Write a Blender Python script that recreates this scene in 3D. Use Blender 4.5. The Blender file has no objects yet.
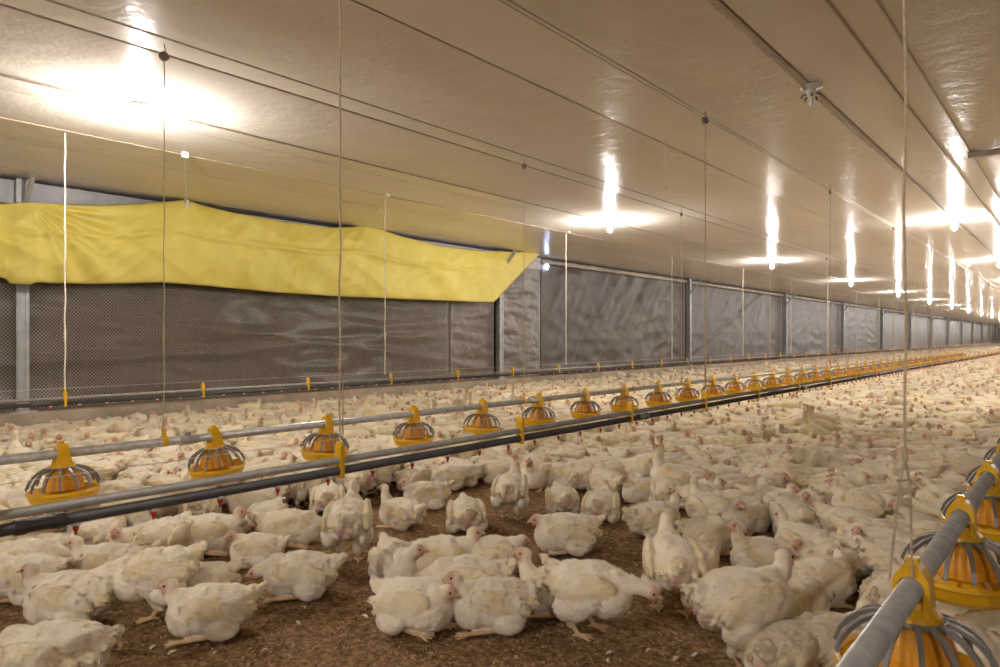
import bpy, bmesh, math, random
import numpy as np
from mathutils import Vector, Matrix, noise

random.seed(11)
rng = np.random.default_rng(11)
S = bpy.context.scene
COL = S.collection
PI = math.pi

# ------------------------------------------------------------------ camera
YAW = math.atan2(585.0, 667.0)            # house axis is +Y, the left wall is at x = -8.2
sy, cy = math.sin(YAW), math.cos(YAW)
HORIZON, F = 338.0, 667.0
CAMH = 1.0
cd = bpy.data.cameras.new('camera')
cam = bpy.data.objects.new('camera', cd)
COL.objects.link(cam)
cam.location = (0, 0, CAMH)
cam.rotation_euler = (PI / 2, 0, YAW)
cd.sensor_width = 36.0
cd.lens = 36.0 * F / 1000.0
cd.shift_y = 0.0045
cd.clip_end = 300
cd.clip_start = 0.05
cd.dof.use_dof = True
cd.dof.focus_distance = 5.5
cd.dof.aperture_fstop = 4.5
S.camera = cam

# ------------------------------------------------------------------ world and exposure
w = bpy.data.worlds.new('world')
S.world = w
w.use_nodes = True
w.node_tree.nodes['Background'].inputs[0].default_value = (0.55, 0.65, 0.8, 1)
w.node_tree.nodes['Background'].inputs[1].default_value = 0.3
S.view_settings.view_transform = 'Standard'
S.view_settings.look = 'None'
S.view_settings.gamma = 1.0
S.view_settings.use_curve_mapping = False
S.view_settings.exposure = 0.0
BULB_STRENGTH = 2750.0
BULB_COLOR = (1.0, 0.95, 0.90, 1)

Fv = Vector((-sy, cy, 0))
Rv = Vector((cy, sy, 0))
def floor_pt(px, py, z=0.0):
    d = F * (CAMH - z) / (py - HORIZON)
    return Fv * d + Rv * ((px - 500) / F * d) + Vector((0, 0, z))
def line_pt(px, X, py=None, z=None):
    """a point on the plane x = -X (parallel to the house axis)"""
    d = F * X / (cy * (1085.0 - px))
    y = (d - X * sy) / cy
    if z is None:
        z = CAMH + (HORIZON - py) * d / F
    return Vector((-X, y, z))
def to_px(p):
    d = p[0] * Fv.x + p[1] * Fv.y
    r = p[0] * Rv.x + p[1] * Rv.y
    if d < 0.05:
        return None
    return 500 + F * r / d, HORIZON - F * (p[2] - CAMH) / d, d

# ------------------------------------------------------------------ materials
def new_mat(name):
    m = bpy.data.materials.new(name)
    m.use_nodes = True
    nt = m.node_tree
    return m, nt, nt.nodes['Principled BSDF']
def N(nt, kind, **kw):
    n = nt.nodes.new(kind)
    for k, v in kw.items():
        setattr(n, k, v)
    return n
def noise_node(nt, scale, detail=4, rough=0.55, stretch=None, coord='Object'):
    tc = N(nt, 'ShaderNodeTexCoord')
    mp = N(nt, 'ShaderNodeMapping')
    nt.links.new(tc.outputs[coord], mp.inputs['Vector'])
    if stretch:
        mp.inputs['Scale'].default_value = stretch
    no = N(nt, 'ShaderNodeTexNoise')
    no.inputs['Scale'].default_value = scale
    no.inputs['Detail'].default_value = detail
    no.inputs['Roughness'].default_value = rough
    nt.links.new(mp.outputs[0], no.inputs['Vector'])
    return no
def ramp(nt, src, stops):
    r = N(nt, 'ShaderNodeValToRGB')
    e = r.color_ramp.elements
    e[0].position, e[0].color = stops[0][0], (*stops[0][1], 1)
    e[1].position, e[1].color = stops[-1][0], (*stops[-1][1], 1)
    for p, c in stops[1:-1]:
        x = e.new(p); x.color = (*c, 1)
    nt.links.new(src, r.inputs[0])
    return r
def bump(nt, b, src, strength, dist, prev=None):
    bn = N(nt, 'ShaderNodeBump')
    bn.inputs['Strength'].default_value = strength
    bn.inputs['Distance'].default_value = dist
    nt.links.new(src, bn.inputs['Height'])
    if prev is not None:
        nt.links.new(prev.outputs[0], bn.inputs['Normal'])
    nt.links.new(bn.outputs[0], b.inputs['Normal'])
    return bn
def simple(name, col, rough=0.5, metal=0.0, var=0.12, scale=12, bstr=0.15, bdist=0.002, stretch=None, spec=0.5):
    m, nt, b = new_mat(name)
    no = noise_node(nt, scale, stretch=stretch)
    lo = tuple(max(0, c * (1 - var)) for c in col)
    hi = tuple(min(1, c * (1 + var)) for c in col)
    r = ramp(nt, no.outputs[0], [(0.3, lo), (0.7, hi)])
    nt.links.new(r.outputs[0], b.inputs['Base Color'])
    b.inputs['Roughness'].default_value = rough
    b.inputs['Metallic'].default_value = metal
    b.inputs['Specular IOR Level'].default_value = spec
    if bstr:
        bump(nt, b, no.outputs[0], bstr, bdist)
    return m

M = {}
M['yellow_plastic'] = simple('yellow_plastic', (0.80, 0.44, 0.01), 0.38, var=0.1)
M['orange_plastic'] = simple('orange_plastic', (0.78, 0.33, 0.01), 0.4, var=0.12)
M['rib_plastic'] = simple('rib_plastic', (0.22, 0.205, 0.19), 0.4, var=0.15)
M['galvanised'] = simple('galvanised', (0.44, 0.425, 0.40), 0.30, metal=0.35, var=0.22, scale=30, bstr=0.1)
M['steel_post'] = simple('steel_post', (0.42, 0.43, 0.42), 0.45, metal=0.35, var=0.15, scale=9)
M['steel_dark'] = simple('steel_dark', (0.33, 0.32, 0.30), 0.5, metal=0.2, var=0.15, scale=9)
M['black_pipe'] = simple('black_pipe', (0.045, 0.038, 0.037), 0.5, var=0.3, scale=20)
M['grey_pipe'] = simple('grey_pipe', (0.29, 0.265, 0.235), 0.45, metal=0.15, var=0.2, scale=25)
M['rope'] = simple('rope', (0.50, 0.38, 0.24), 0.85, var=0.25, scale=120)
M['rope_white'] = simple('rope_white', (0.72, 0.66, 0.52), 0.85, var=0.15, scale=120)
M['cable'] = simple('cable', (0.36, 0.30, 0.23), 0.6, var=0.3, scale=30)
M['cable_light'] = simple('cable_light', (0.70, 0.63, 0.53), 0.6, var=0.2, scale=30)
M['white_plastic'] = simple('white_plastic', (0.75, 0.72, 0.66), 0.4, var=0.06)
M['pulley'] = simple('pulley', (0.16, 0.11, 0.08), 0.6, var=0.3)
M['nipple_red'] = simple('nipple_red', (0.55, 0.03, 0.015), 0.4)
M['net_wire'] = simple('net_wire', (0.50, 0.44, 0.36), 0.6, metal=0.1, var=0.1)
M['eye'] = simple('eye', (0.03, 0.012, 0.008), 0.15, var=0.1, bstr=0)
M['beak'] = simple('beak', (0.62, 0.40, 0.22), 0.5, var=0.1, scale=80, bstr=0)
M['comb'] = simple('comb', (0.66, 0.20, 0.13), 0.55, var=0.2, scale=90)

def mat_feathers():
    m, nt, b = new_mat('feathers')
    at = N(nt, 'ShaderNodeAttribute', attribute_name='Col')
    oi = N(nt, 'ShaderNodeObjectInfo')
    tc = N(nt, 'ShaderNodeTexCoord')
    add = N(nt, 'ShaderNodeVectorMath', operation='MULTIPLY_ADD')
    nt.links.new(oi.outputs['Random'], add.inputs[0])
    add.inputs[1].default_value = (31, 17, 23)
    nt.links.new(tc.outputs['Object'], add.inputs[2])
    n1 = N(nt, 'ShaderNodeTexNoise')
    n1.inputs['Scale'].default_value = 13
    n1.inputs['Detail'].default_value = 3
    nt.links.new(add.outputs[0], n1.inputs['Vector'])
    r1 = ramp(nt, n1.outputs[0], [(0.28, (0.86, 0.78, 0.64)), (0.44, (0.98, 0.95, 0.88)), (0.62, (1, 0.99, 0.97)), (0.76, (0.97, 0.88, 0.62))])
    mx = N(nt, 'ShaderNodeMix', data_type='RGBA', blend_type='MULTIPLY')
    mx.inputs['Factor'].default_value = 0.85
    nt.links.new(at.outputs['Color'], mx.inputs['A'])
    nt.links.new(r1.outputs[0], mx.inputs['B'])
    hs = N(nt, 'ShaderNodeHueSaturation')
    mr = N(nt, 'ShaderNodeMapRange')
    mr.inputs['To Min'].default_value = 0.88
    mr.inputs['To Max'].default_value = 1.06
    nt.links.new(oi.outputs['Random'], mr.inputs[0])
    nt.links.new(mr.outputs[0], hs.inputs['Value'])
    nt.links.new(mx.outputs['Result'], hs.inputs['Color'])
    nt.links.new(hs.outputs[0], b.inputs['Base Color'])
    b.inputs['Roughness'].default_value = 0.9
    b.inputs['Specular IOR Level'].default_value = 0.12
    b.inputs['Sheen Weight'].default_value = 0.25
    b.inputs['Sheen Roughness'].default_value = 0.6
    n2 = noise_node(nt, 60, 5, 0.65, (0.45, 1, 1))
    n3 = noise_node(nt, 28, 3, 0.6)
    b1 = bump(nt, b, n2.outputs[0], 0.55, 0.006)
    bump(nt, b, n3.outputs[0], 0.35, 0.008, b1)
    return m
M['feathers'] = mat_feathers()

def mat_litter():
    m, nt, b = new_mat('litter')
    n1 = noise_node(nt, 1.6, 6, 0.6)
    n2 = noise_node(nt, 38, 6, 0.75)
    r1 = ramp(nt, n1.outputs[0], [(0.32, (0.21, 0.125, 0.060)), (0.55, (0.32, 0.20, 0.10)), (0.72, (0.43, 0.29, 0.155))])
    r2 = ramp(nt, n2.outputs[0], [(0.34, (0.35, 0.31, 0.27)), (0.52, (0.95, 0.93, 0.9)), (0.68, (1.8, 1.75, 1.65))])
    mx = N(nt, 'ShaderNodeMix', data_type='RGBA', blend_type='MULTIPLY')
    mx.inputs['Factor'].default_value = 1
    nt.links.new(r1.outputs[0], mx.inputs['A']); nt.links.new(r2.outputs[0], mx.inputs['B'])
    nt.links.new(mx.outputs['Result'], b.inputs['Base Color'])
    b.inputs['Roughness'].default_value = 0.97
    b.inputs['Specular IOR Level'].default_value = 0.1
    n3 = noise_node(nt, 70, 6, 0.7)
    v = N(nt, 'ShaderNodeTexVoronoi'); v.inputs['Scale'].default_value = 75
    tc = N(nt, 'ShaderNodeTexCoord'); nt.links.new(tc.outputs['Object'], v.inputs['Vector'])
    b1 = bump(nt, b, n3.outputs[0], 0.8, 0.012)
    bump(nt, b, v.outputs['Distance'], 0.5, 0.008, b1)
    return m
M['litter'] = mat_litter()

def mat_ceiling():
    m, nt, b = new_mat('ceiling_sheet')
    n1 = noise_node(nt, 0.9, 6, 0.65, (1, 0.5, 1))
    r = ramp(nt, n1.outputs[0], [(0.3, (0.71, 0.635, 0.57)), (0.5, (0.78, 0.71, 0.64)), (0.7, (0.82, 0.76, 0.69))])
    nt.links.new(r.outputs[0], b.inputs['Base Color'])
    b.inputs['Roughness'].default_value = 0.21
    b.inputs['Specular IOR Level'].default_value = 0.13
    n2 = noise_node(nt, 7, 3, 0.5, (1, 1, 1))
    n3 = noise_node(nt, 26, 4, 0.6, (1, 1, 1))
    b1 = bump(nt, b, n2.outputs[0], 0.28, 0.022)
    bump(nt, b, n3.outputs[0], 0.5, 0.0040, b1)
    return m
M['ceiling'] = mat_ceiling()
M['ceiling_joint'] = simple('ceiling_joint', (0.42, 0.34, 0.25), 0.5, var=0.2, scale=15)

def mat_tarp(name, c0, c1, rough, bs):
    m, nt, b = new_mat(name)
    n1 = noise_node(nt, 1.5, 6, 0.6)
    r = ramp(nt, n1.outputs[0], [(0.3, c0), (0.7, c1)])
    nt.links.new(r.outputs[0], b.inputs['Base Color'])
    b.inputs['Roughness'].default_value = rough
    n2 = noise_node(nt, 6, 5, 0.6)
    n3 = noise_node(nt, 22, 3, 0.6)
    b1 = bump(nt, b, n2.outputs[0], bs, 0.03)
    bump(nt, b, n3.outputs[0], bs * 0.6, 0.006, b1)
    return m
M['tarp_dark'] = mat_tarp('tarp_dark', (0.075, 0.060, 0.048), (0.125, 0.102, 0.082), 0.34, 0.6)
M['tarp_mid'] = mat_tarp('tarp_mid', (0.082, 0.064, 0.051), (0.118, 0.094, 0.076), 0.55, 0.35)
M['foil'] = mat_tarp('foil_sheet', (0.15, 0.126, 0.105), (0.21, 0.178, 0.15), 0.36, 0.8)
M['foil_top'] = mat_tarp('foil_top', (0.42, 0.40, 0.42), (0.6, 0.57, 0.58), 0.35, 0.9)
M['roll'] = mat_tarp('roll_edge', (0.34, 0.29, 0.24), (0.46, 0.40, 0.33), 0.45, 0.9)
M['concrete'] = simple('concrete', (0.40, 0.32, 0.23), 0.9, var=0.25, scale=4, bstr=0.4, bdist=0.01)
M['backing'] = simple('backing', (0.10, 0.09, 0.08), 0.8, var=0.15, scale=2)

def mat_yellow():
    m, nt, b = new_mat('yellow_cloth')
    n1 = noise_node(nt, 2.2, 5, 0.6)
    r = ramp(nt, n1.outputs[0], [(0.3, (0.72, 0.58, 0.11)), (0.7, (0.80, 0.68, 0.19))])
    nt.links.new(r.outputs[0], b.inputs['Base Color'])
    b.inputs['Roughness'].default_value = 0.55
    b.inputs['Specular IOR Level'].default_value = 0.35
    n2 = noise_node(nt, 5, 5, 0.55, (1, 1, 2.2))
    n3 = noise_node(nt, 160, 2, 0.5)
    b1 = bump(nt, b, n2.outputs[0], 0.25, 0.02)
    bump(nt, b, n3.outputs[0], 0.12, 0.002, b1)
    return m
M['yellow_cloth'] = mat_yellow()

def mat_emit(name, col, strength):
    m = bpy.data.materials.new(name)
    m.use_nodes = True
    nt = m.node_tree
    nt.nodes.clear()
    e = N(nt, 'ShaderNodeEmission'); o = N(nt, 'ShaderNodeOutputMaterial')
    e.inputs[0].default_value = col; e.inputs[1].default_value = strength
    nt.links.new(e.outputs[0], o.inputs[0])
    return m
M['bulb'] = mat_emit('lit_bulb', BULB_COLOR, BULB_STRENGTH)
M['daylight'] = mat_emit('daylight', (0.45, 0.6, 1.0, 1), 30.0)
mg, ntg, bg = new_mat('bulb_glass')
bg.inputs['Base Color'].default_value = (0.78, 0.75, 0.68, 1)
bg.inputs['Roughness'].default_value = 0.12
M['bulb_off'] = mg

# ------------------------------------------------------------------ mesh helpers
def link(name, me, parent=None):
    o = bpy.data.objects.new(name, me)
    COL.objects.link(o)
    if parent is not None:
        o.parent = parent
    return o
def tag(o, label=None, cat=None, group=None, kind=None):
    if label: o['label'] = label
    if cat: o['category'] = cat
    if group: o['group'] = group
    if kind: o['kind'] = kind
    return o
def empty(name, loc=(0, 0, 0), rz=0.0):
    o = bpy.data.objects.new(name, None)
    COL.objects.link(o)
    o.location = loc
    o.rotation_euler = (0, 0, rz)
    o.empty_display_size = 0.05
    return o
def finish(bm, name, mat, parent=None, smooth=False):
    me = bpy.data.meshes.new(name)
    bm.to_mesh(me); bm.free()
    if mat: me.materials.append(M[mat] if isinstance(mat, str) else mat)
    if smooth:
        me.polygons.foreach_set('use_smooth', [True] * len(me.polygons))
    return link(name, me, parent)
def box(bm, c, s, rot=None, taper=None):
    r = bmesh.ops.create_cube(bm, size=1.0)
    for v in r['verts']:
        p = Vector((v.co.x * s[0], v.co.y * s[1], v.co.z * s[2]))
        if taper and v.co.z > 0:
            p.x *= taper[0]; p.y *= taper[1]
        if rot: p = rot @ p
        v.co = p + Vector(c)
    return r['verts']
def tube(bm, pts, r, seg=8, caps=True):
    pts = [Vector(p) for p in pts]
    rs = r if isinstance(r, (list, tuple)) else [r] * len(pts)
    rings = []
    ref = None
    for i, p in enumerate(pts):
        a = pts[max(0, i - 1)]; b = pts[min(len(pts) - 1, i + 1)]
        d = (b - a).normalized()
        if ref is None or abs(d.dot(ref)) > 0.98:
            ref = Vector((0, 0, 1)) if abs(d.z) < 0.9 else Vector((1, 0, 0))
        u = d.cross(ref).normalized(); v = d.cross(u)
        rings.append([bm.verts.new(p + (u * math.cos(k * 2 * PI / seg) + v * math.sin(k * 2 * PI / seg)) * rs[i]) for k in range(seg)])
    for i in range(len(rings) - 1):
        for k in range(seg):
            bm.faces.new((rings[i][k], rings[i][(k + 1) % seg], rings[i + 1][(k + 1) % seg], rings[i + 1][k]))
    if caps:
        bm.faces.new(rings[0][::-1]); bm.faces.new(rings[-1])
    return rings
def lathe(bm, prof, seg=24, c=(0, 0, 0)):
    rings = []
    for r, z in prof:
        rings.append([bm.verts.new((c[0] + r * math.cos(k * 2 * PI / seg), c[1] + r * math.sin(k * 2 * PI / seg), c[2] + z)) for k in range(seg)])
    for i in range(len(rings) - 1):
        for k in range(seg):
            bm.faces.new((rings[i][k], rings[i][(k + 1) % seg], rings[i + 1][(k + 1) % seg], rings[i + 1][k]))
    return rings
def grid_sheet(name, nu, nv, fn, mat, parent=None, thick=0.0, smooth=True):
    verts = [fn(i / nu, j / nv) for j in range(nv + 1) for i in range(nu + 1)]
    faces = [(j * (nu + 1) + i, j * (nu + 1) + i + 1, (j + 1) * (nu + 1) + i + 1, (j + 1) * (nu + 1) + i) for j in range(nv) for i in range(nu)]
    me = bpy.data.meshes.new(name)
    me.from_pydata(verts, [], faces)
    me.materials.append(M[mat])
    if smooth: me.polygons.foreach_set('use_smooth', [True] * len(me.polygons))
    o = link(name, me, parent)
    if thick:
        md = o.modifiers.new('thickness', 'SOLIDIFY'); md.thickness = thick; md.offset = 0
    return o
def nz(x, y, z=0.0):
    return noise.noise(Vector((x, y, z)))
def ridge(x, y, z=0.0):
    return 1 - abs(noise.noise(Vector((x, y, z)))) * 2

# ------------------------------------------------------------------ the house
Y0, Y1 = -9.0, 128.0
XL, XR = -8.2, 5.4
HC = 2.6
# floor: fine relief near the camera, flat beyond
bm = bmesh.new()
box(bm, ((XL + XR) / 2, (Y0 + Y1) / 2, -0.07), (XR - XL + 0.6, Y1 - Y0 + 0.6, 0.1))
fl = finish(bm, 'floor', 'litter'); tag(fl, kind='structure')
def litter_fn(u, v):
    x = -8.19 + u * 13.58; y = -1.5 + (v ** 1.25) * 14
    e = min(1, (u) * 40, (1 - u) * 40, v * 30, (1 - v) * 20)
    z = 0.020 * nz(x * 1.3, y * 1.3) + 0.011 * nz(x * 7, y * 7, 3) + 0.006 * nz(x * 22, y * 22, 7)
    return (x, y, z * e - 0.004)
lb = grid_sheet('litter_bed', 330, 330, litter_fn, 'litter'); tag(lb, kind='structure')
bm = bmesh.new(); box(bm, ((XL + XR) / 2, (12.4 + Y1) / 2, -0.011), (XR - XL, Y1 - 12.4, 0.02))
lb2 = finish(bm, 'litter_bed_far', 'litter'); lb2.name = 'litter_bed.001'; tag(lb2, kind='structure')

bm = bmesh.new(); box(bm, ((XL + XR) / 2, (Y0 + Y1) / 2, HC + 0.06), (XR - XL + 0.6, Y1 - Y0 + 0.6, 0.08))
ce = finish(bm, 'ceiling', 'ceiling_joint'); tag(ce, kind='structure')
joints = [8.2, 6.58, 5.27, 3.95, 2.63, 1.31, 0.0, -1.31, -2.63, -3.95, -5.4]
pm = {}
for a, b in zip(joints[:-1], joints[1:]):
    wdt = a - b
    def cf(u, v, a=a, wdt=wdt):
        x = -a + 0.006 + u * (wdt - 0.012)
        y = Y0 + v * (Y1 - Y0)
        return (x, y, HC + 0.014 - 0.012 * math.sin(u * PI) * (1 + 0.5 * nz(a * 3.1, y * 0.5)))
    p = grid_sheet('ceiling_panel', 8, 260, cf, 'ceiling', ce, 0.0)
# left wall: concrete curb, backing
bm = bmesh.new(); box(bm, (XL - 0.06, (Y0 + Y1) / 2, 1.3), (0.08, Y1 - Y0, 2.62))
wl = finish(bm, 'wall_left', 'backing'); tag(wl, kind='structure')
bm = bmesh.new(); box(bm, (XL + 0.12, (Y0 + Y1) / 2, 0.125), (0.28, Y1 - Y0, 0.25))
bmesh.ops.bevel(bm, geom=[e for e in bm.edges], offset=0.012, segments=1, affect='EDGES')
cb = finish(bm, 'trim_1', 'concrete', None); tag(cb, kind='structure')
for nm, c, s in (('wall_right', (XR + 0.05, (Y0 + Y1) / 2, 1.3), (0.1, Y1 - Y0, 2.62)),
                 ('wall_back', ((XL + XR) / 2, Y0 - 0.05, 1.3), (XR - XL, 0.1, 2.62)),
                 ('wall_front', ((XL + XR) / 2, Y1 + 0.05, 1.3), (XR - XL, 0.1, 2.62))):
    bm = bmesh.new(); box(bm, c, s)
    tag(finish(bm, nm, 'tarp_mid'), kind='structure')

POST_Y = [-5.6, 1.87, 9.15, 16.9, 24.6, 32.1] + [32.1 + 7.6 * i for i in range(1, 13)]
# steel posts: box channel with a bright front flange, a knee brace to the ceiling, a foot plate
def make_post():
    r = empty('steel_post')
    bm = bmesh.new()
    box(bm, (0.145, 0, 1.42), (0.11, 0.012, 2.34))
    for k in range(5):
        box(bm, (0.10 + k * 0.022, -0.010, 1.42), (0.012, 0.012, 2.34))
    finish(bm, 'web', 'steel_dark', r)
    bm = bmesh.new()
    box(bm, (0.205, 0.0, 1.42), (0.012, 0.11, 2.34))
    box(bm, (0.213, 0.030, 1.42), (0.014, 0.022, 2.34)); box(bm, (0.213, -0.030, 1.42), (0.014, 0.022, 2.34))
    finish(bm, 'flange', 'steel_post', r)
    bm = bmesh.new()
    d = Vector((0.34, 0, 0.36)); rot = d.to_track_quat('Z', 'Y').to_matrix()
    box(bm, Vector((0.21, 0, 2.21)) + d / 2, (0.035, 0.05, d.length), rot)
    finish(bm, 'brace', 'steel_post', r)
    bm = bmesh.new()
    box(bm, (0.11, 0, 0.258), (0.26, 0.24, 0.016))
    box(bm, (0.24, 0, 0.20), (0.012, 0.30, 0.11), None, (1, 0.65))
    pl = finish(bm, 'base_plate', 'steel_post', r)
    for yy in (-0.08, 0.08):
        bm = bmesh.new(); tube(bm, [(0.245, yy, 0.2), (0.265, yy, 0.2)], 0.014, 6)
        finish(bm, 'bolt', 'steel_dark', pl)
    return r
def copy_tree(o, parent=None):
    c = o.copy(); COL.objects.link(c)
    if parent is not None:
        c.parent = parent
    for ch in [x for x in CH.get(o.name, [])]:
        copy_tree(ch, c)
    return c
def index_children():
    CH.clear()
    for o in COL.objects:
        if o.parent is not None:
            CH.setdefault(o.parent.name, []).append(o)
CH = {}
post = make_post(); index_children()
labels = {0: 'grey steel wall post behind the camera end of the yellow curtain',
          1: 'grey steel wall post left, its top wrapped by the yellow curtain',
          2: 'grooved grey steel post at the right end of the yellow curtain',
          3: 'first free-standing grey steel post right of the yellow curtain, braced to ceiling',
          4: 'second grey steel post right of the yellow curtain',
          5: 'third grey steel post right of the yellow curtain'}
for i, yy in enumerate(POST_Y):
    p = post if i == 0 else copy_tree(post)
    p.location = (XL + 0.0, yy, 0)
    if i in labels:
        tag(p, labels[i], 'post', 'steel wall posts')
    else:
        n = ['fourth', 'fifth', 'sixth', 'seventh', 'eighth', 'ninth', 'tenth', 'eleventh', 'twelfth', 'thirteenth', 'fourteenth', 'fifteenth'][i - 6]
        tag(p, n + ' grey steel wall post from the yellow curtain, far along the wall', 'post', 'steel wall posts')

# wall sheets: dark tarp behind the netting, foil strips, then a tarp in each bay
def sheet(name, y0, y1, z0, z1, x, mat, amp, seed, nu, nv, hor=1.0, folds=(), diag=0.0):
    def fn(u, v):
        y = y0 + u * (y1 - y0); z = z0 + v * (z1 - z0)
        dg_ = diag * (ridge(y * 0.9 - z * 1.1, (z + y) * 0.35, seed + 2) + 0.6 * ridge(y * 2.3 - z * 2.2, (z + y) * 0.6, seed + 4) - 0.7)
        d = amp * (ridge(y * 0.8, z * 2.6 * hor, seed) + 0.5 * ridge(y * 2.1 + 0.7 * z, z * 5 * hor, seed + 5) + 0.25 * nz(y * 7, z * 9, seed) - 0.8)
        d += dg_
        for (fy, fz, sl, wd, am) in folds:
            dd = ((z - fz) - sl * (y - fy)) / wd
            d += am * math.exp(-dd * dd)
        e = min(1, u * 12, (1 - u) * 12)
        return (x + max(-0.02, d * e), y, z)
    return grid_sheet(name, nu, nv, fn, mat, None, 0.004)
yA = line_pt(455, 8.0, z=1).y
yB = line_pt(495, 8.0, z=1).y
yC = line_pt(545, 8.0, z=1).y
o = sheet('dark_tarp', -8.8, yA, 0.25, 2.35, XL + 0.06, 'tarp_dark', 0.07, 1, 220, 60, 1.0,
          [(5.0, 1.1, 0.06, 0.07, 0.06), (6.5, 0.8, -0.12, 0.05, 0.05), (3.0, 1.55, 0.02, 0.05, 0.05), (2, 0.75, 0.05, 0.06, 0.05)])
tag(o, 'creased dark plastic sheet behind the wire netting under the yellow curtain', 'plastic sheet')
o = sheet('foil_sheet', yA + 0.02, POST_Y[2] - 0.06, 0.25, 2.5, XL + 0.07, 'foil', 0.03, 9, 40, 70, 1.6)
tag(o, 'crinkled grey foil strip left of the grooved steel post', 'foil sheet')
o = sheet('foil_sheet', POST_Y[2] + 0.06, yC, 0.25, 2.55, XL + 0.07, 'foil', 0.026, 14, 50, 70, 1.6)
tag(o, 'crinkled grey foil strip right of the grooved steel post', 'foil sheet')
_T = ['', '', 'twenty', 'thirty', 'forty', 'fifty', 'sixty']
_U = ['', 'first', 'second', 'third', 'fourth', 'fifth', 'sixth', 'seventh', 'eighth', 'ninth', 'tenth', 'eleventh', 'twelfth', 'thirteenth', 'fourteenth', 'fifteenth', 'sixteenth', 'seventeenth', 'eighteenth', 'nineteenth']
def ordw(n):
    if n < 20: return _U[n]
    return _T[n // 10] + '-' + _U[n % 10] if n % 10 else _T[n // 10][:-1] + 'ieth'
names = ['first', 'second', 'third', 'fourth', 'fifth', 'sixth', 'seventh', 'eighth', 'ninth', 'tenth', 'eleventh', 'twelfth', 'thirteenth', 'fourteenth', 'fifteenth', 'sixteenth']
ys = [yC + 0.01] + [y for y in POST_Y[3:]] + [Y1]
for i in range(len(ys) - 1):
    near = i < 4
    fl_ = [(ys[0] + 2.2, 1.6, 1.05, 0.05, 0.05), (ys[0] + 5.2, 1.0, 0.5, 0.04, 0.04), (ys[0] + 1.2, 0.7, 1.4, 0.04, 0.04)] if i == 0 else []
    if i == 1: fl_ = [(ys[1] + 1.0, 0.8, 0.35, 0.04, 0.04)]
    o = sheet('wall_tarp', ys[i] + 0.02, ys[i + 1] - (0.02), 0.25, 2.5, XL + 0.05, 'tarp_mid', 0.02 if i else 0.03, 20 + i, 100 if near else 30, 40 if near else 14, 1.0, fl_, (0.05, 0.02, 0.01)[i] if i < 3 else 0.0)
    tag(o, names[i] + ' grey plastic wall sheet beyond the yellow curtain', 'plastic sheet', 'plastic wall sheets between the posts')
# crumpled edge of the sheets, under the ceiling
def roll_fn(y0, y1, seed, rad):
    def fn(u, v):
        y = y0 + u * (y1 - y0); a = v * 2 * PI
        r = rad * (1 + 0.35 * nz(y * 3, math.cos(a) * 1.3, seed) + 0.3 * nz(y * 11, math.sin(a) * 2, seed))
        return (XL + 0.10 + r * 0.8 * math.cos(a), y, 2.525 + r * math.sin(a))
    return fn
o = grid_sheet('rolled_sheet_edge', 500, 10, roll_fn(yC, 60, 3, 0.045), 'roll'); tag(o, 'crumpled rolled sheet edge running along the wall under the ceiling', 'sheet roll')
def ft(u, v):
    y = -8.5 + u * (yC + 8.5); z = 2.35 + v * 0.235
    return (XL + 0.10 + 0.02 * ridge(y * 9, z * 9) + 0.015 * nz(y * 20, z * 20), y, z)
o = grid_sheet('foil_strip', 420, 10, ft, 'foil_top'); tag(o, 'pale crinkled foil strip above the yellow curtain, against the ceiling', 'foil strip')

# daylight through the gap in the wall beside the curtain's end
for (px, py, r, lb_) in ((547, 267, 0.055, 'lower blue-white spot of daylight in the gap beside the curtain end'), (544.5, 254, 0.026, 'upper small blue-white spot of daylight by the curtain tip')):
    c = line_pt(px, 8.105, py)
    bm = bmesh.new()
    vs = [bm.verts.new((0.0, r * math.cos(a) * (1 + 0.2 * math.sin(3 * a)), r * math.sin(a))) for a in [k * PI / 8 for k in range(16)]]
    vs2 = [bm.verts.new(v.co + Vector((-0.01, 0, 0))) for v in vs]
    bm.faces.new(vs); bm.faces.new(vs2[::-1])
    for k in range(16): bm.faces.new((vs[k], vs2[k], vs2[(k + 1) % 16], vs[(k + 1) % 16]))
    o = finish(bm, 'daylight_gap', 'daylight'); o.location = c
    tag(o, lb_, 'wall gap')

# wire netting: hexagonal mesh of thin wire
def netting(y0, y1, z0, z1, x):
    P = 0.034; H = 0.019; wv = 0.0015
    ncol = int((y1 - y0) / P); nrow = int((z1 - z0) / H)
    J, I = np.meshgrid(np.arange(nrow), np.arange(ncol), indexing='ij')
    ya = (y0 + I * P + (J % 2) * P / 2).ravel(); za = (z0 + J * H).ravel()
    xa = x + 0.012 * np.sin(ya * 2.1) * np.sin(za * 2)
    A = np.vstack([np.stack([xa, ya, za], 1)] * 2)
    B = np.vstack([np.stack([xa, ya + P / 2, za + H], 1), np.stack([xa, ya - P / 2, za + H], 1)])
    D = B - A; D /= np.linalg.norm(D, axis=1)[:, None]
    U = np.stack([np.zeros(len(D)), -D[:, 2], D[:, 1]], 1) * wv
    W = np.array([wv, 0, 0])
    V = np.stack([A + U, A + W, A - U, B + U, B + W, B - U], 1).reshape(-1, 3)
    n = np.arange(len(A)) * 6
    Fq = np.concatenate([np.stack([n, n + 1, n + 4, n + 3], 1), np.stack([n + 1, n + 2, n + 5, n + 4], 1)])
    me = bpy.data.meshes.new('wire_netting'); me.from_pydata(V.tolist(), [], Fq.tolist()); me.materials.append(M['net_wire'])
    return link('wire_netting', me)
o = netting(-0.8, yA, 0.25, 2.2, XL + 0.19)
tag(o, 'hexagonal wire netting stretched along the wall below the yellow curtain', 'wire netting')

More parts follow.
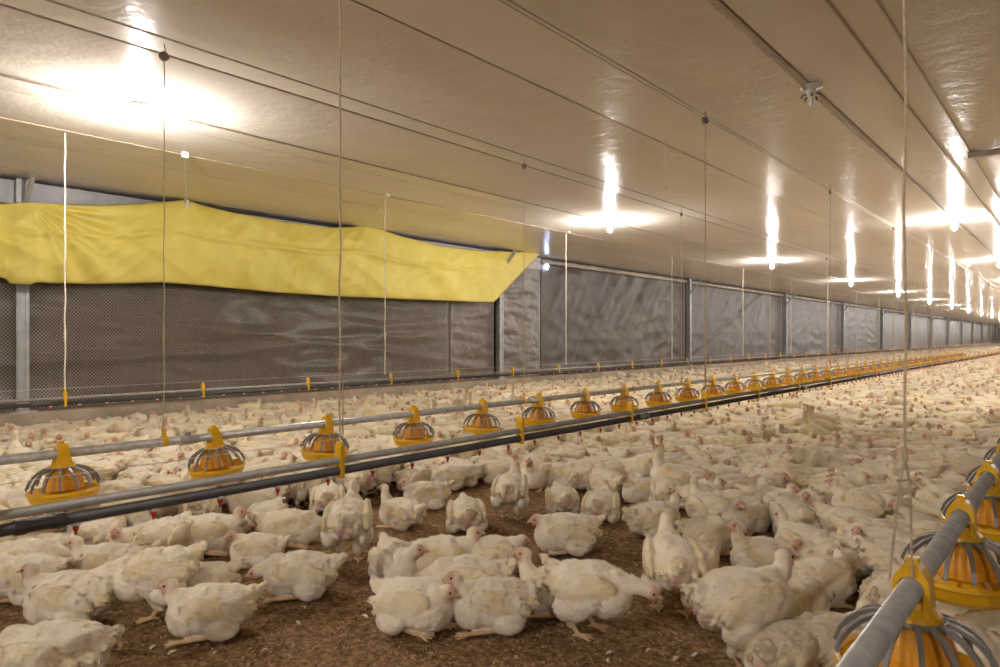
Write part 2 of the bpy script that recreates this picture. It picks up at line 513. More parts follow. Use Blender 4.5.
# yellow curtain
XC = 7.86
def poly_interp(pts, s):
    xs = [p[0] for p in pts]; ysn = [p[1] for p in pts]
    return float(np.interp(s, xs, ysn))
TOP = [(-330, 212), (-60, 205), (0, 203), (30, 203), (60, 204.5), (100, 205), (150, 203), (185, 200), (205, 206), (230, 212), (280, 221), (330, 227.5), (352, 227), (367, 224), (380, 229), (400, 236), (440, 246), (480, 251), (541, 252.5)]
BOT = [(-330, 268), (-60, 276), (0, 277), (7, 279), (10, 284), (28, 285.5), (32, 283), (100, 284), (160, 282.5), (210, 286), (270, 292), (330, 296), (400, 299), (470, 301.5), (494, 302)]
def curtain_fn(u, v):
    xt = -330 + u * 871; xb = -330 + u * 824
    pt = line_pt(xt, XC, poly_interp(TOP, xt)); pb = line_pt(xb, XC, poly_interp(BOT, xb))
    p = pb.lerp(pt, v)
    px = xb + (xt - xb) * v
    y = p.y
    e = math.sin(v * PI) ** 0.6
    d = 0.10 * e * (0.6 + 0.5 * nz(y * 0.5, 2)) + 0.055 * ridge(y * 1.4 + v * 2.0, v * 1.4, 4) * e
    d += 0.026 * ridge(y * 3.5 - v * 3, v * 2.5, 8) * (0.3 + e * 0.7)
    d += 0.03 * math.exp(-((v - 0.60 + 0.05 * nz(y, 1)) / 0.035) ** 2)         # sewn fold
    # gather over the post at the left
    yg = POST_Y[1] + 0.05
    g = math.exp(-((y - yg) / 0.16) ** 2)
    d += g * (0.10 - 0.05 * v)
    d += 0.05 * math.exp(-((y - yg + 0.22) / 0.05) ** 2) * -1.0
    # creases fanning from the gather's top
    dy = y - (yg - 0.05); dz = (1 - v)
    if dy > 0:
        ang = math.atan2(dz * 1.0, dy)
        d += 0.05 * math.sin(ang * 22) * math.exp(-dy * 0.9) * min(1, dy * 5)
    # stress creases at the rope peaks
    for pk in (185, 367):
        yk = line_pt(pk, XC, z=1).y
        d += 0.035 * math.exp(-((y - yk) / (0.10 + 0.5 * (1 - v))) ** 2) * (v ** 2)
    # fluttered lower corner at the right
    d += 0.02 * math.sin((y + v) * 9) * max(0, u - 0.86) * 6 * e
    d *= min(1.0, (1 - u) * 9)
    return (-XC + d, y, p.z)
o = grid_sheet('yellow_curtain', 420, 60, curtain_fn, 'yellow_cloth', None, 0.004)
tag(o, 'long yellow cloth curtain hung along the wall above the wire netting', 'curtain')

# ------------------------------------------------------------------ ceiling cables, conduits, lamps
def cable(name, X, z, r, mat, label, y0=-8.8, y1=110, sag=0.0, cat='cable', seg=6):
    bm = bmesh.new()
    n = 60
    pts = []
    for i in range(n + 1):
        y = y0 + (y1 - y0) * (i / n) ** 1.6
        pts.append((-X + 0.008 * nz(y * 0.3, X), y, z - sag * (0.5 + 0.5 * math.sin(y * 2.1))))
    tube(bm, pts, r, seg)
    o = finish(bm, name, mat); tag(o, label, cat); return o
cable('lamp_cable', 4.93, 2.590, 0.0075, 'cable', 'brown electric cable feeding the left row of lamps along the ceiling')
cable('conduit', 1.335, 2.588, 0.012, 'cable_light', 'pale conduit feeding the right row of lamps along the ceiling', cat='conduit')
cable('winch_cable', 3.60, 2.560, 0.0055, 'cable', 'upper dark winch cable above the left feeder line')
cable('winch_cable', 3.72, 2.525, 0.004, 'cable', 'lower thin winch cable above the left feeder line')
cable('winch_cable', 2.00, 2.560, 0.0045, 'cable', 'upper dark winch cable above the near drinker line')
cable('winch_cable', 1.98, 2.520, 0.003, 'cable', 'lower thin winch cable above the near drinker line')
cable('winch_cable', 5.86, 2.585, 0.004, 'ceiling_joint', 'pale winch cable above the far drinker line beside the yellow curtain')
cable('winch_cable', 0.26, 2.560, 0.006, 'cable', 'dark winch cable above the right feeder line')
bm = bmesh.new()
for xx in (0.74, 0.92):
    box(bm, (-xx, 50, 2.598), (0.010, 117, 0.008))
o = finish(bm, 'trim_2', 'ceiling_joint'); tag(o, kind='structure')
bm = bmesh.new(); q = line_pt(968, 0.76, 153); box(bm, ((-0.76 + 1.6) / 2, q.y, 2.575), (2.36, 0.05, 0.05))
o = finish(bm, 'trim_3', 'ceiling_joint'); tag(o, kind='structure')

def make_lamp(lit=True):
    r = empty('ceiling_lamp')
    bm = bmesh.new()
    lathe(bm, [(0.0, 0.0), (0.062, 0.0), (0.066, -0.012), (0.050, -0.022), (0.030, -0.026), (0.030, -0.060), (0.026, -0.066), (0.0, -0.066)], 16)
    finish(bm, 'socket', 'white_plastic', r, True)
    bm = bmesh.new()
    prof = [(0.0, -0.062), (0.013, -0.062), (0.014, -0.080), (0.021, -0.098), (0.027, -0.116), (0.028, -0.132), (0.024, -0.147), (0.014, -0.157), (0.0, -0.161)]
    if not lit: prof = [(0.0, -0.062), (0.012, -0.062), (0.012, -0.085), (0.016, -0.11), (0.010, -0.125), (0, -0.128)]
    lathe(bm, prof, 14)
    finish(bm, 'bulb', 'bulb' if lit else 'bulb_off', r, True)
    return r
lampon = make_lamp(True); lampoff = make_lamp(False)
bm = bmesh.new()
for a in range(5):
    t = a * 2 * PI / 5
    tube(bm, [(0.02 * math.cos(t), 0.02 * math.sin(t), -0.05), (0.055 * math.cos(t), 0.055 * math.sin(t), -0.062), (0.06 * math.cos(t), 0.06 * math.sin(t), -0.08)], 0.006, 5)
finish(bm, 'wire_guard', 'pulley', lampoff)
index_children()
lamps = []
for i in range(-2, 17): lamps.append(('A', 4.87, (1.81, 7.83, 14.1)[i] if 0 <= i < 3 else 1.7 + 6.2 * i, True, i))
for i in range(-2, 17): lamps.append(('B', 1.31, 4.50 + 6.19 * i, i >= 1 or i < 0, i))
for i in range(-1, 15): lamps.append(('C', -2.25, 4.0 + 6.19 * i, i != 0, i))
first_on = True
for row, X, y, lit, i in lamps:
    if not lit and not (row == 'B' and i == 0):
        continue
    if lit:
        l = lampon if first_on else copy_tree(lampon); first_on = False
    else:
        l = lampoff
    l.location = (-X, y, HC + 0.004)
    if row == 'A' and i == 0: lb_ = 'glaring lit bulb on the ceiling above the left part of the yellow curtain'
    elif row == 'B' and i == 0: lb_ = 'unlit ceiling lamp with wire guard on the pale conduit'
    elif row == 'A' and i == 1: lb_ = 'lit bulb on the ceiling just right of the yellow curtain'
    elif row == 'A' and i > 1: lb_ = ordw(i - 1) + ' lit bulb of the left ceiling row, counted after the curtain end'
    elif row == 'B' and i > 0: lb_ = ordw(i) + ' lit bulb of the right ceiling row beyond the unlit lamp'
    elif row == 'C': lb_ = ordw(i + 2) + ' lit bulb of the ceiling row outside the right edge of view'
    else: lb_ = ordw(-i) + ' lit ceiling bulb behind the viewpoint, ' + ('left row' if row == 'A' else 'right row')
    tag(l, lb_, 'lamp', 'bulbs of row ' + {'A': 'left', 'B': 'right', 'C': 'outer right'}[row])

# ------------------------------------------------------------------ drinker lines
def bracket_bm(rope):
    bm = bmesh.new()
    # flat plastic clip in the y-z plane around both pipes
    prof = [(-0.0075, -0.054), (0.0075, -0.054), (0.0075, 0.000), (0.0100, 0.014), (0.0100, 0.052), (0.0025, 0.070), (-0.0025, 0.070), (-0.0100, 0.052), (-0.0100, 0.014), (-0.0075, 0.0)]
    a = [bm.verts.new((0.0175, y, z)) for y, z in prof]; b = [bm.verts.new((-0.0175, y, z)) for y, z in prof]
    bm.faces.new(a); bm.faces.new(b[::-1])
    n = len(prof)
    for k in range(n): bm.faces.new((a[k], b[k], b[(k + 1) % n], a[(k + 1) % n]))
    for zz in (0.0, -0.034):
        box(bm, (0.0185, 0, zz + 0.018), (0.004, 0.016, 0.004))
    bmesh.ops.recalc_face_normals(bm, faces=bm.faces)
    return bm
def pbox(name, pts_y, *a): pass
def drinker_line(X, zt, zb, y0, y1, clips, nip0, label, nnip):
    r = empty('drinker_line', (-X, 0, 0))
    bm = bmesh.new(); tube(bm, [(0, y0, zt), (0, (y0 + y1) / 2, zt), (0, y1, zt)], 0.0125, 12)
    finish(bm, 'support_pipe', 'grey_pipe', r, True)
    bm = bmesh.new(); tube(bm, [(0, y0, zb), (0, (y0 + y1) / 2, zb), (0, y1, zb)], 0.0155, 12)
    finish(bm, 'water_pipe', 'black_pipe', r, True)
    bm = bmesh.new(); tube(bm, [(0, y0, zt + 0.075), (0, y1, zt + 0.075)], 0.0012, 4)
    finish(bm, 'anti_roost_wire', 'cable_light', r)
    # couplings every 3 m
    for yc in [line_pt(40, X, z=1).y + 3.0 * k for k in range(-1, 14)]:
        bm = bmesh.new()
        for dy, rr, hl in ((0, 0.0175, 0.055), (-0.042, 0.0195, 0.012), (0.042, 0.0195, 0.012)):
            tube(bm, [(0, yc + dy - hl, zb), (0, yc + dy + hl, zb)], rr, 12)
        finish(bm, 'coupling', 'black_pipe', r)
    me = None
    for k, yc in enumerate(clips):
        if me is None:
            b = finish(bracket_bm(False), 'bracket', 'yellow_plastic', r); me = b.data
        else:
            b = link('bracket', me, r)
        b.location = (0, yc, (zt + zb) / 2 + 0.012)
    # nipples under the pipe: red body, pale cup above
    bm = bmesh.new()
    lathe(bm, [(0.0055, 0.0), (0.0075, -0.006), (0.0075, -0.016), (0.0045, -0.020), (0.003, -0.030), (0, -0.031)], 8)
    nm = finish(bm, 'nipple', 'nipple_red', r); ncount = 1
    bm = bmesh.new(); lathe(bm, [(0.004, 0.004), (0.012, 0.002), (0.013, -0.004), (0.006, -0.008)], 8)
    sm = finish(bm, 'saddle', 'white_plastic', nm)
    nm.location = (0, nip0, zb - 0.014)
    for k in range(1, nnip):
        n2 = nm.copy(); COL.objects.link(n2); n2.location = (0, nip0 + k * 0.19, zb - 0.014)
        s2 = sm.copy(); COL.objects.link(s2); s2.parent = n2
    bm = bmesh.new()
    y = nip0 + nnip * 0.19
    while y < min(y1, 55):
        lathe(bm, [(0.0075, 0.0), (0.0075, -0.014), (0.003, -0.028)], 4, (0, y, zb - 0.014)); y += 0.19
    tag(finish(bm, 'far_nipples', 'nipple_red', r), kind='stuff')
    tag(r, label, 'drinker line')
    return r
def line_y(px, X): return line_pt(px, X, z=1).y
nb = line_y(340, 1.95)
near_clips = [nb + 0.985 * k for k in range(-3, 60)]
drinker_line(1.95, 0.575, 0.5385, -1.5, 100, near_clips, line_y(153.5, 1.95) - 0.19 * 7, 'near drinker line: grey and black pipes with yellow clips, crossing the foreground', 70)
fb = line_y(65, 5.8)
far_clips = [fb + 1.05 * k for k in range(-4, 60)]
drinker_line(5.8, 0.545, 0.507, -3.0, 110, far_clips, line_y(20, 5.8), 'far drinker line: grey and black pipes with yellow clips, before the wall', 60)

# ------------------------------------------------------------------ feeders
FZ = 0.452
def make_feeder():
    """origin on the pipe axis; the pipe runs along y"""
    r = empty('feeder_pan')
    bm = bmesh.new()
    # saddle over the pipe: a pointed arch (x-z), tapered along y
    out = []
    for k in range(13):
        a = PI * k / 12
        rr = 0.034 + 0.012 * math.exp(-((a - PI / 2) / 0.5) ** 2)
        out.append((rr * math.cos(a), rr * math.sin(a) + 0.006))
    out = [(0.036, -0.050)] + out + [(-0.036, -0.050)]
    inn = [(0.024, -0.050)] + [(0.024 * math.cos(PI * k / 12), 0.024 * math.sin(PI * k / 12)) for k in range(13)] + [(-0.024, -0.050)]
    fr = lambda pts, s: [bm.verts.new((x, s * (0.023 if z > -0.01 else 0.036), z)) for x, z in pts]
    of, ob, inf, inb = fr(out, 1), fr(out, -1), fr(inn, 1), fr(inn, -1)
    for k in range(len(out) - 1):
        bm.faces.new((of[k], of[k + 1], ob[k + 1], ob[k])); bm.faces.new((inf[k + 1], inf[k], inb[k], inb[k + 1]))
        bm.faces.new((of[k + 1], of[k], inf[k], inf[k + 1])); bm.faces.new((ob[k], ob[k + 1], inb[k + 1], inb[k]))
    box(bm, (0, 0, 0.052), (0.022, 0.018, 0.018))
    bmesh.ops.recalc_face_normals(bm, faces=bm.faces)
    finish(bm, 'saddle', 'yellow_plastic', r)
    bm = bmesh.new()
    lathe(bm, [(0.0, -0.026), (0.033, -0.026), (0.036, -0.036), (0.043, -0.044), (0.052, -0.052), (0.055, -0.064), (0.0, -0.064)], 20)
    finish(bm, 'collar', 'yellow_plastic', r, False)
    bm = bmesh.new()
    lathe(bm, [(0.046, -0.062), (0.062, -0.062), (0.062, -0.070), (0.046, -0.070)], 24)
    finish(bm, 'top_ring', 'rib_plastic', r)
    bm = bmesh.new()
    prof = [(0.046, -0.066), (0.060, -0.080), (0.074, -0.105), (0.083, -0.135), (0.088, -0.165), (0.0, -0.166)]
    rings = lathe(bm, prof, 28)
    for ri, ring in enumerate(rings[:-1]):
        for k, v in enumerate(ring):
            if k % 4 < 2:
                v.co.x *= 0.92; v.co.y *= 0.92
    finish(bm, 'cone', 'orange_plastic', r)
    me = None
    for k in range(14):
        if me is None:
            bm = bmesh.new()
            pts = [(0.055, -0.061), (0.078, -0.065), (0.103, -0.077), (0.125, -0.096), (0.142, -0.120), (0.152, -0.148)]
            a = []
            for (x, z) in pts:
                a.append([bm.verts.new((x + xx, yy, z + zz)) for yy, zz, xx in ((-0.0055, 0, 0), (0.0055, 0, 0), (0.0045, -0.009, -0.006), (-0.0045, -0.009, -0.006))])
            for i in range(len(a) - 1):
                for q_ in range(4):
                    bm.faces.new((a[i][q_], a[i][(q_ + 1) % 4], a[i + 1][(q_ + 1) % 4], a[i + 1][q_]))
            rb = finish(bm, 'rib', 'rib_plastic', r); me = rb.data
        else:
            rb = link('rib', me, r)
        rb.rotation_euler = (0, 0, k * 2 * PI / 14 + 0.1)
    bm = bmesh.new()
    lathe(bm, [(0.085, -0.212), (0.126, -0.202), (0.137, -0.168), (0.148, -0.165), (0.150, -0.178), (0.144, -0.184), (0.135, -0.212), (0.120, -0.227), (0.0, -0.229)], 32)
    lathe(bm, [(0.0, -0.165), (0.05, -0.172), (0.085, -0.212)], 24)
    finish(bm, 'pan', 'yellow_plastic', r, False)
    return r
def feeder_pipe(X, z, y0, y1, label):
    r = empty('feeder_line', (-X, 0, 0))
    bm = bmesh.new(); tube(bm, [(0, y0, z), (0, (y0 + y1) / 2, z), (0, y1, z)], 0.0225, 16)
    finish(bm, 'auger_pipe', 'galvanised', r, True)
    for yc in [y0 + 1.6 + 3 * k for k in range(14)]:
        bm = bmesh.new(); tube(bm, [(0, yc - 0.05, z), (0, yc + 0.05, z)], 0.0255, 14)
        box(bm, (0, yc, z + 0.03), (0.012, 0.03, 0.02))
        finish(bm, 'joint_clamp', 'galvanised', r)
    tag(r, label, 'feeder line')
XF = 3.65
feeder_pipe(XF, FZ, -3.0, 100, 'grey metal feed pipe carrying yellow pans between the two drinker lines')
XN, ZN = 0.2715, 0.48
feeder_pipe(XN, ZN, -0.6, 40, 'thick grey metal feed pipe rising from the lower right corner')
feeder = make_feeder(); index_children()
first = True
FEED = []
b0 = line_y(62, XF)
ordn = names
tilts = {0: (0, 0), 1: (0.10, 0.0), 3: (-0.1, 0.06)}
for k in range(-3, 60):
    y = b0 + 0.735 * k
    if k > 42: break
    f = feeder if first else copy_tree(feeder); first = False
    f.location = (-XF, y, FZ)
    f.rotation_euler = (random.uniform(-.06, .06), random.uniform(-.04, .04), random.uniform(-.05, .05))
    if k == 1: f.rotation_euler = (0.10, 0, 0)
    if k < 0: lb_ = ordw(-k) + ' yellow feeder pan outside the left edge, on the middle feed pipe'
    else: lb_ = ordw(k + 1) + ' yellow feeder pan from the left on the middle feed pipe'
    tag(f, lb_, 'feeder', 'yellow feeder pans on the middle feed pipe')
    FEED.append((-XF, y))
yn = line_y(913, XN)
for k in range(-1, 30):
    y = yn + 0.73 * k
    f = copy_tree(feeder); f.location = (-XN, y, ZN)
    f.rotation_euler = (0, 0, random.uniform(-.1, .1))
    nlab = {-1: 'yellow feeder pan just outside the bottom right corner', 0: 'large yellow feeder pan in the bottom right corner',
            1: 'second yellow feeder pan from the bottom right corner on the thick pipe', 2: 'third yellow feeder pan from the bottom right corner on the thick pipe',
            3: 'fourth yellow feeder pan from the bottom right corner, at right edge'}
    tag(f, nlab.get(k, ordw(max(1, k + 1)) + ' yellow feeder pan from the corner, beyond the right edge, thick pipe'), 'feeder', 'yellow feeder pans on the thick right pipe')
    FEED.append((-XN, y))

# ------------------------------------------------------------------ ropes and pulleys
def rope(p0, p1, r, mat, label, group, twist=True, extra=None):
    p0 = Vector(p0); p1 = Vector(p1)
    bm = bmesh.new()
    n = 14
    pts = []
    for i in range(n + 1):
        t = i / n
        p = p0.lerp(p1, t)
        if 0 < i < n: p += Vector((0.002 * math.sin(i * 1.7), 0.003 * math.sin(i * 2.3), 0))
        pts.append(p)
    tube(bm, pts, r, 6)
    if extra: extra(bm)
    o = finish(bm, 'suspension_rope', mat)
    tag(o, label, 'rope', group)
    return o
def make_pulley():
    r = empty('pulley')
    bm = bmesh.new(); tube(bm, [(0, 0, 0.0), (0, 0.008, -0.03), (0, 0.0, -0.05)], 0.003, 6)
    finish(bm, 'hook', 'pulley', r)
    bm = bmesh.new()
    for sx in (-0.008, 0.008):
        tube(bm, [(sx - 0.0015, 0, -0.065), (sx + 0.0015, 0, -0.065)], 0.024, 12)
    finish(bm, 'cheek_plate', 'pulley', r)
    bm = bmesh.new(); tube(bm, [(-0.006, 0, -0.068), (0.006, 0, -0.068)], 0.018, 12)
    finish(bm, 'wheel', 'cable', r)
    return r
pul = make_pulley(); index_children(); pfirst = True
def pulley(x, y, z, label, group):
    global pfirst
    p = pul if pfirst else copy_tree(pul); pfirst = False
    p.location = (x, y, z); p.rotation_euler = (0, 0, random.uniform(-.3, .3))
    tag(p, label, 'pulley', group)
gl = 'ropes holding the middle feed pipe'
yf0 = line_y(164, XF)
for k in range(0, 14):
    y = yf0 + 3.0 * k
    def knot(bm, y=y):
        tube(bm, [(-XF, y, 0.93), (-XF - 0.004, y, 1.03), (-XF, y, 1.08)], [0.004, 0.0055, 0.003], 6)
    rope((-XF, y, 2.50), (-XF, y, FZ + 0.03), 0.0030, 'rope', (names[k] + ' thin rope from the left holding the middle feed pipe'), gl, extra=knot)
    pulley(-XF, y, 2.55, names[k] + ' brown pulley from the left, above the middle feed pipe', 'pulleys above the middle feed pipe')
    bm = bmesh.new()
    tube(bm, [(-XF, y - 0.014, FZ + 0.004), (-XF, y + 0.014, FZ + 0.004)], 0.029, 10); box(bm, (-XF, y, FZ + 0.045), (0.012, 0.02, 0.05))
    h = finish(bm, 'pipe_hanger', 'yellow_plastic'); tag(h, names[k] + ' yellow pipe hanger from the left on the middle feed pipe', 'hanger', 'yellow hangers on the middle feed pipe')
yd0 = nb
for k in range(0, 16):
    y = yd0 + 2.97 * k
    def loop(bm, y=y):
        tube(bm, [(-1.95, y + 0.012, 0.66), (-1.95, y + 0.012, 0.86), (-1.952, y, 0.91)], 0.0028, 6)
        tube(bm, [(-1.95, y, 0.89), (-1.95, y + 0.006, 0.93)], 0.0075, 6)
    rope((-1.95, y, 2.49), (-1.95, y, 0.65), 0.0036, 'rope', names[min(k, 15)] + ' rope from the left holding the near drinker line', 'ropes holding the near drinker line', extra=loop)
    pulley(-1.95, y, 2.55, names[min(k, 15)] + ' brown pulley from the left, above the near drinker line', 'pulleys above the near drinker line')
ROPE_Y = [line_y(q_, 5.8) for q_ in (65, 385, 566, 672, 743)]
ROPE_Y += [ROPE_Y[-1] + 3.3 * i for i in range(1, 8)]
for k in range(0, 12):
    y = ROPE_Y[k]
    def kn(bm, y=y): tube(bm, [(-5.8, y, 0.98), (-5.8, y, 1.06)], 0.008, 6)
    rope((-5.8, y, 2.55), (-5.8, y, 0.60), 0.0055, 'rope_white', names[k] + ' pale rope from the left holding the far drinker line', 'ropes holding the far drinker line', extra=kn)
# bridle rope over the right feeder line
yr = line_y(905, XN)
pk = Vector((-XN, yr, 0)); zr = CAMH + (HORIZON - 458) * (F * XN / (cy * 180)) / F
def bridle(bm):
    j = Vector((-XN, yr, zr))
    tube(bm, [j, j + Vector((-0.008, -0.01, -0.05)), line_pt(889, 0.305, 582)], 0.0026, 6)
    tube(bm, [j, j + Vector((0.006, 0.012, -0.05)), line_pt(913, 0.268, 598)], 0.0026, 6)
    tube(bm, [j + Vector((0, 0, -0.006)), j + Vector((0, 0, 0.022))], 0.0060, 8)
    tube(bm, [j + Vector((-0.012, -0.015, -0.045)), j + Vector((0.006, 0.012, -0.045)), j + Vector((0.02, 0.02, -0.062))], 0.0028, 6)
rope((-XN, yr, 2.55), (-XN, yr, zr), 0.0028, 'rope', 'knotted rope splitting into two strands above the thick right feed pipe', 'ropes holding the right feed pipe', extra=bridle)
pc = line_pt(666, 2.54, z=1).y
bm = bmesh.new(); tube(bm, [(-2.54, pc, 2.60), (-2.54, pc, 2.22)], 0.0028, 6); tube(bm, [(-2.54, pc, 2.225), (-2.54, pc, 2.195)], 0.008, 8)
tag(finish(bm, 'pull_cord', 'cable_light'), 'short cord with a small weight hanging from the ceiling between the cable rows', 'cord')
# curtain suspension ropes
for (ax, ay, bx, by, lb_) in ((185, 155, 185, 203, 'short pale rope holding the curtain peak near the brightest lamp'),
                              (388, 194, 367, 226, 'slanting pale rope holding the middle peak of the curtain'),
                              (569, 231, 540, 253, 'slanting pale rope holding the right tip of the curtain')):
    a = line_pt(ax, 5.83, ay); b = line_pt(bx, XC - 0.05, by)
    rope(a, b, 0.0075, 'rope_white', lb_, 'ropes holding the yellow curtain')
    bm = bmesh.new(); box(bm, a + Vector((0, 0, 0.0)), (0.03, 0.05, 0.05)); tube(bm, [a, (a.x, a.y, 2.595)], 0.004, 6)
    o = finish(bm, 'rope_eye', 'white_plastic'); tag(o, 'pale ceiling eye carrying the ' + lb_.split(' holding')[1].strip() + ' rope', 'rope eye')
    if ax == 185:
        bm = bmesh.new(); box(bm, b + Vector((0.06, 0, -0.02)), (0.02, 0.035, 0.10)); o = finish(bm, 'curtain_clip', 'white_plastic'); tag(o, 'small white clip on the curtain peak near the brightest lamp', 'clip')

# ------------------------------------------------------------------ chickens
def ell_sdf(P, e):
    c, r, R = e
    q = (P - c) @ R            # R columns are the local axes
    k = np.linalg.norm(q / r, axis=1)
    return (k - 1) * min(r)
def cap_sdf(P, c):
    a, b, ra, rb = c
    d = b - a; t = np.clip(((P - a) @ d) / max(1e-9, d @ d), 0, 1)
    return np.linalg.norm(P - (a + t[:, None] * d), axis=1) - (ra + (rb - ra) * t)
def rotY(a): return np.array(Matrix.Rotation(a, 3, 'Y'))
def rotZ(a): return np.array(Matrix.Rotation(a, 3, 'Z'))
FEATH = np.array([0.90, 0.825, 0.69]); YEL = np.array([0.84, 0.68, 0.38]); PINK = np.array([0.60, 0.27, 0.20]); LEG = np.array([0.66, 0.44, 0.24]); DIRT = np.array([0.58, 0.46, 0.33]); VENT = np.array([0.66, 0.40, 0.36])

def add_feathers(me, p, col, cat, hdd, q, nf, seed, L0, Rb):
    """lay small overlapping feathers over the plumage, rooted on the skin, tips towards the tail"""
    g = np.random.default_rng(seed + 77)
    k = len(p)
    nn = np.empty(k * 3); me.vertices.foreach_get('normal', nn); nn = nn.reshape(-1, 3)
    ok = np.where((cat != 'leg') & (cat != 'head') & (hdd > 0.055) & (p[:, 2] > 0.02))[0]
    pick = g.choice(ok, size=min(nf, len(ok)), replace=False)
    tail = Rb @ np.array([-1.0, 0, -0.25])
    V = []; Fc = []; Cc = []
    base = k
    for i in pick:
        n_ = nn[i]; d = tail + np.array([0, 0, -0.35]) * (1 - abs(n_[2])) + g.normal(0, 0.16, 3)
        d = d - n_ * (d @ n_); ln = np.linalg.norm(d)
        if ln < 1e-3: continue
        d /= ln; s_ = np.cross(n_, d)
        wing = cat[i] == 'wing'
        rear = max(0.0, min(1.0, (-q[i, 0] - 0.02) / 0.12))
        L = L0 * g.uniform(0.8, 1.3) * (1.35 if wing else 1.0) * (1 + 0.15 * rear)
        W = L * (0.34 if not wing else 0.27) * g.uniform(0.8, 1.2)
        up = g.uniform(0.0006, 0.0026) + 0.0018 * rear * g.uniform(0, 1)
        r0 = p[i] - n_ * 0.002
        pts = [r0, r0 + d * L * 0.45 + s_ * W + n_ * (up * 0.6 + 0.001), r0 + d * L * 0.45 - s_ * W + n_ * (up * 0.6 + 0.001),
               r0 + d * L * 0.5 + n_ * (up * 0.6 + 0.0022), r0 + d * L + n_ * (up)]
        b_ = base + len(V)
        V += pts
        Fc += [(b_, b_ + 3, b_ + 1), (b_, b_ + 2, b_ + 3), (b_ + 1, b_ + 3, b_ + 4), (b_ + 3, b_ + 2, b_ + 4)]
        c = col[i] * g.uniform(0.94, 1.05)
        Cc += [c * 0.97, c, c, c, np.minimum(1, c * 1.03)]
    polys = [tuple(f.vertices) for f in me.polygons]
    m = bpy.data.meshes.new('chicken_body')
    P2 = np.vstack([p, np.array(V)])
    m.from_pydata(P2.tolist(), [], polys + Fc)
    return m, P2, np.vstack([col, np.array(Cc)])

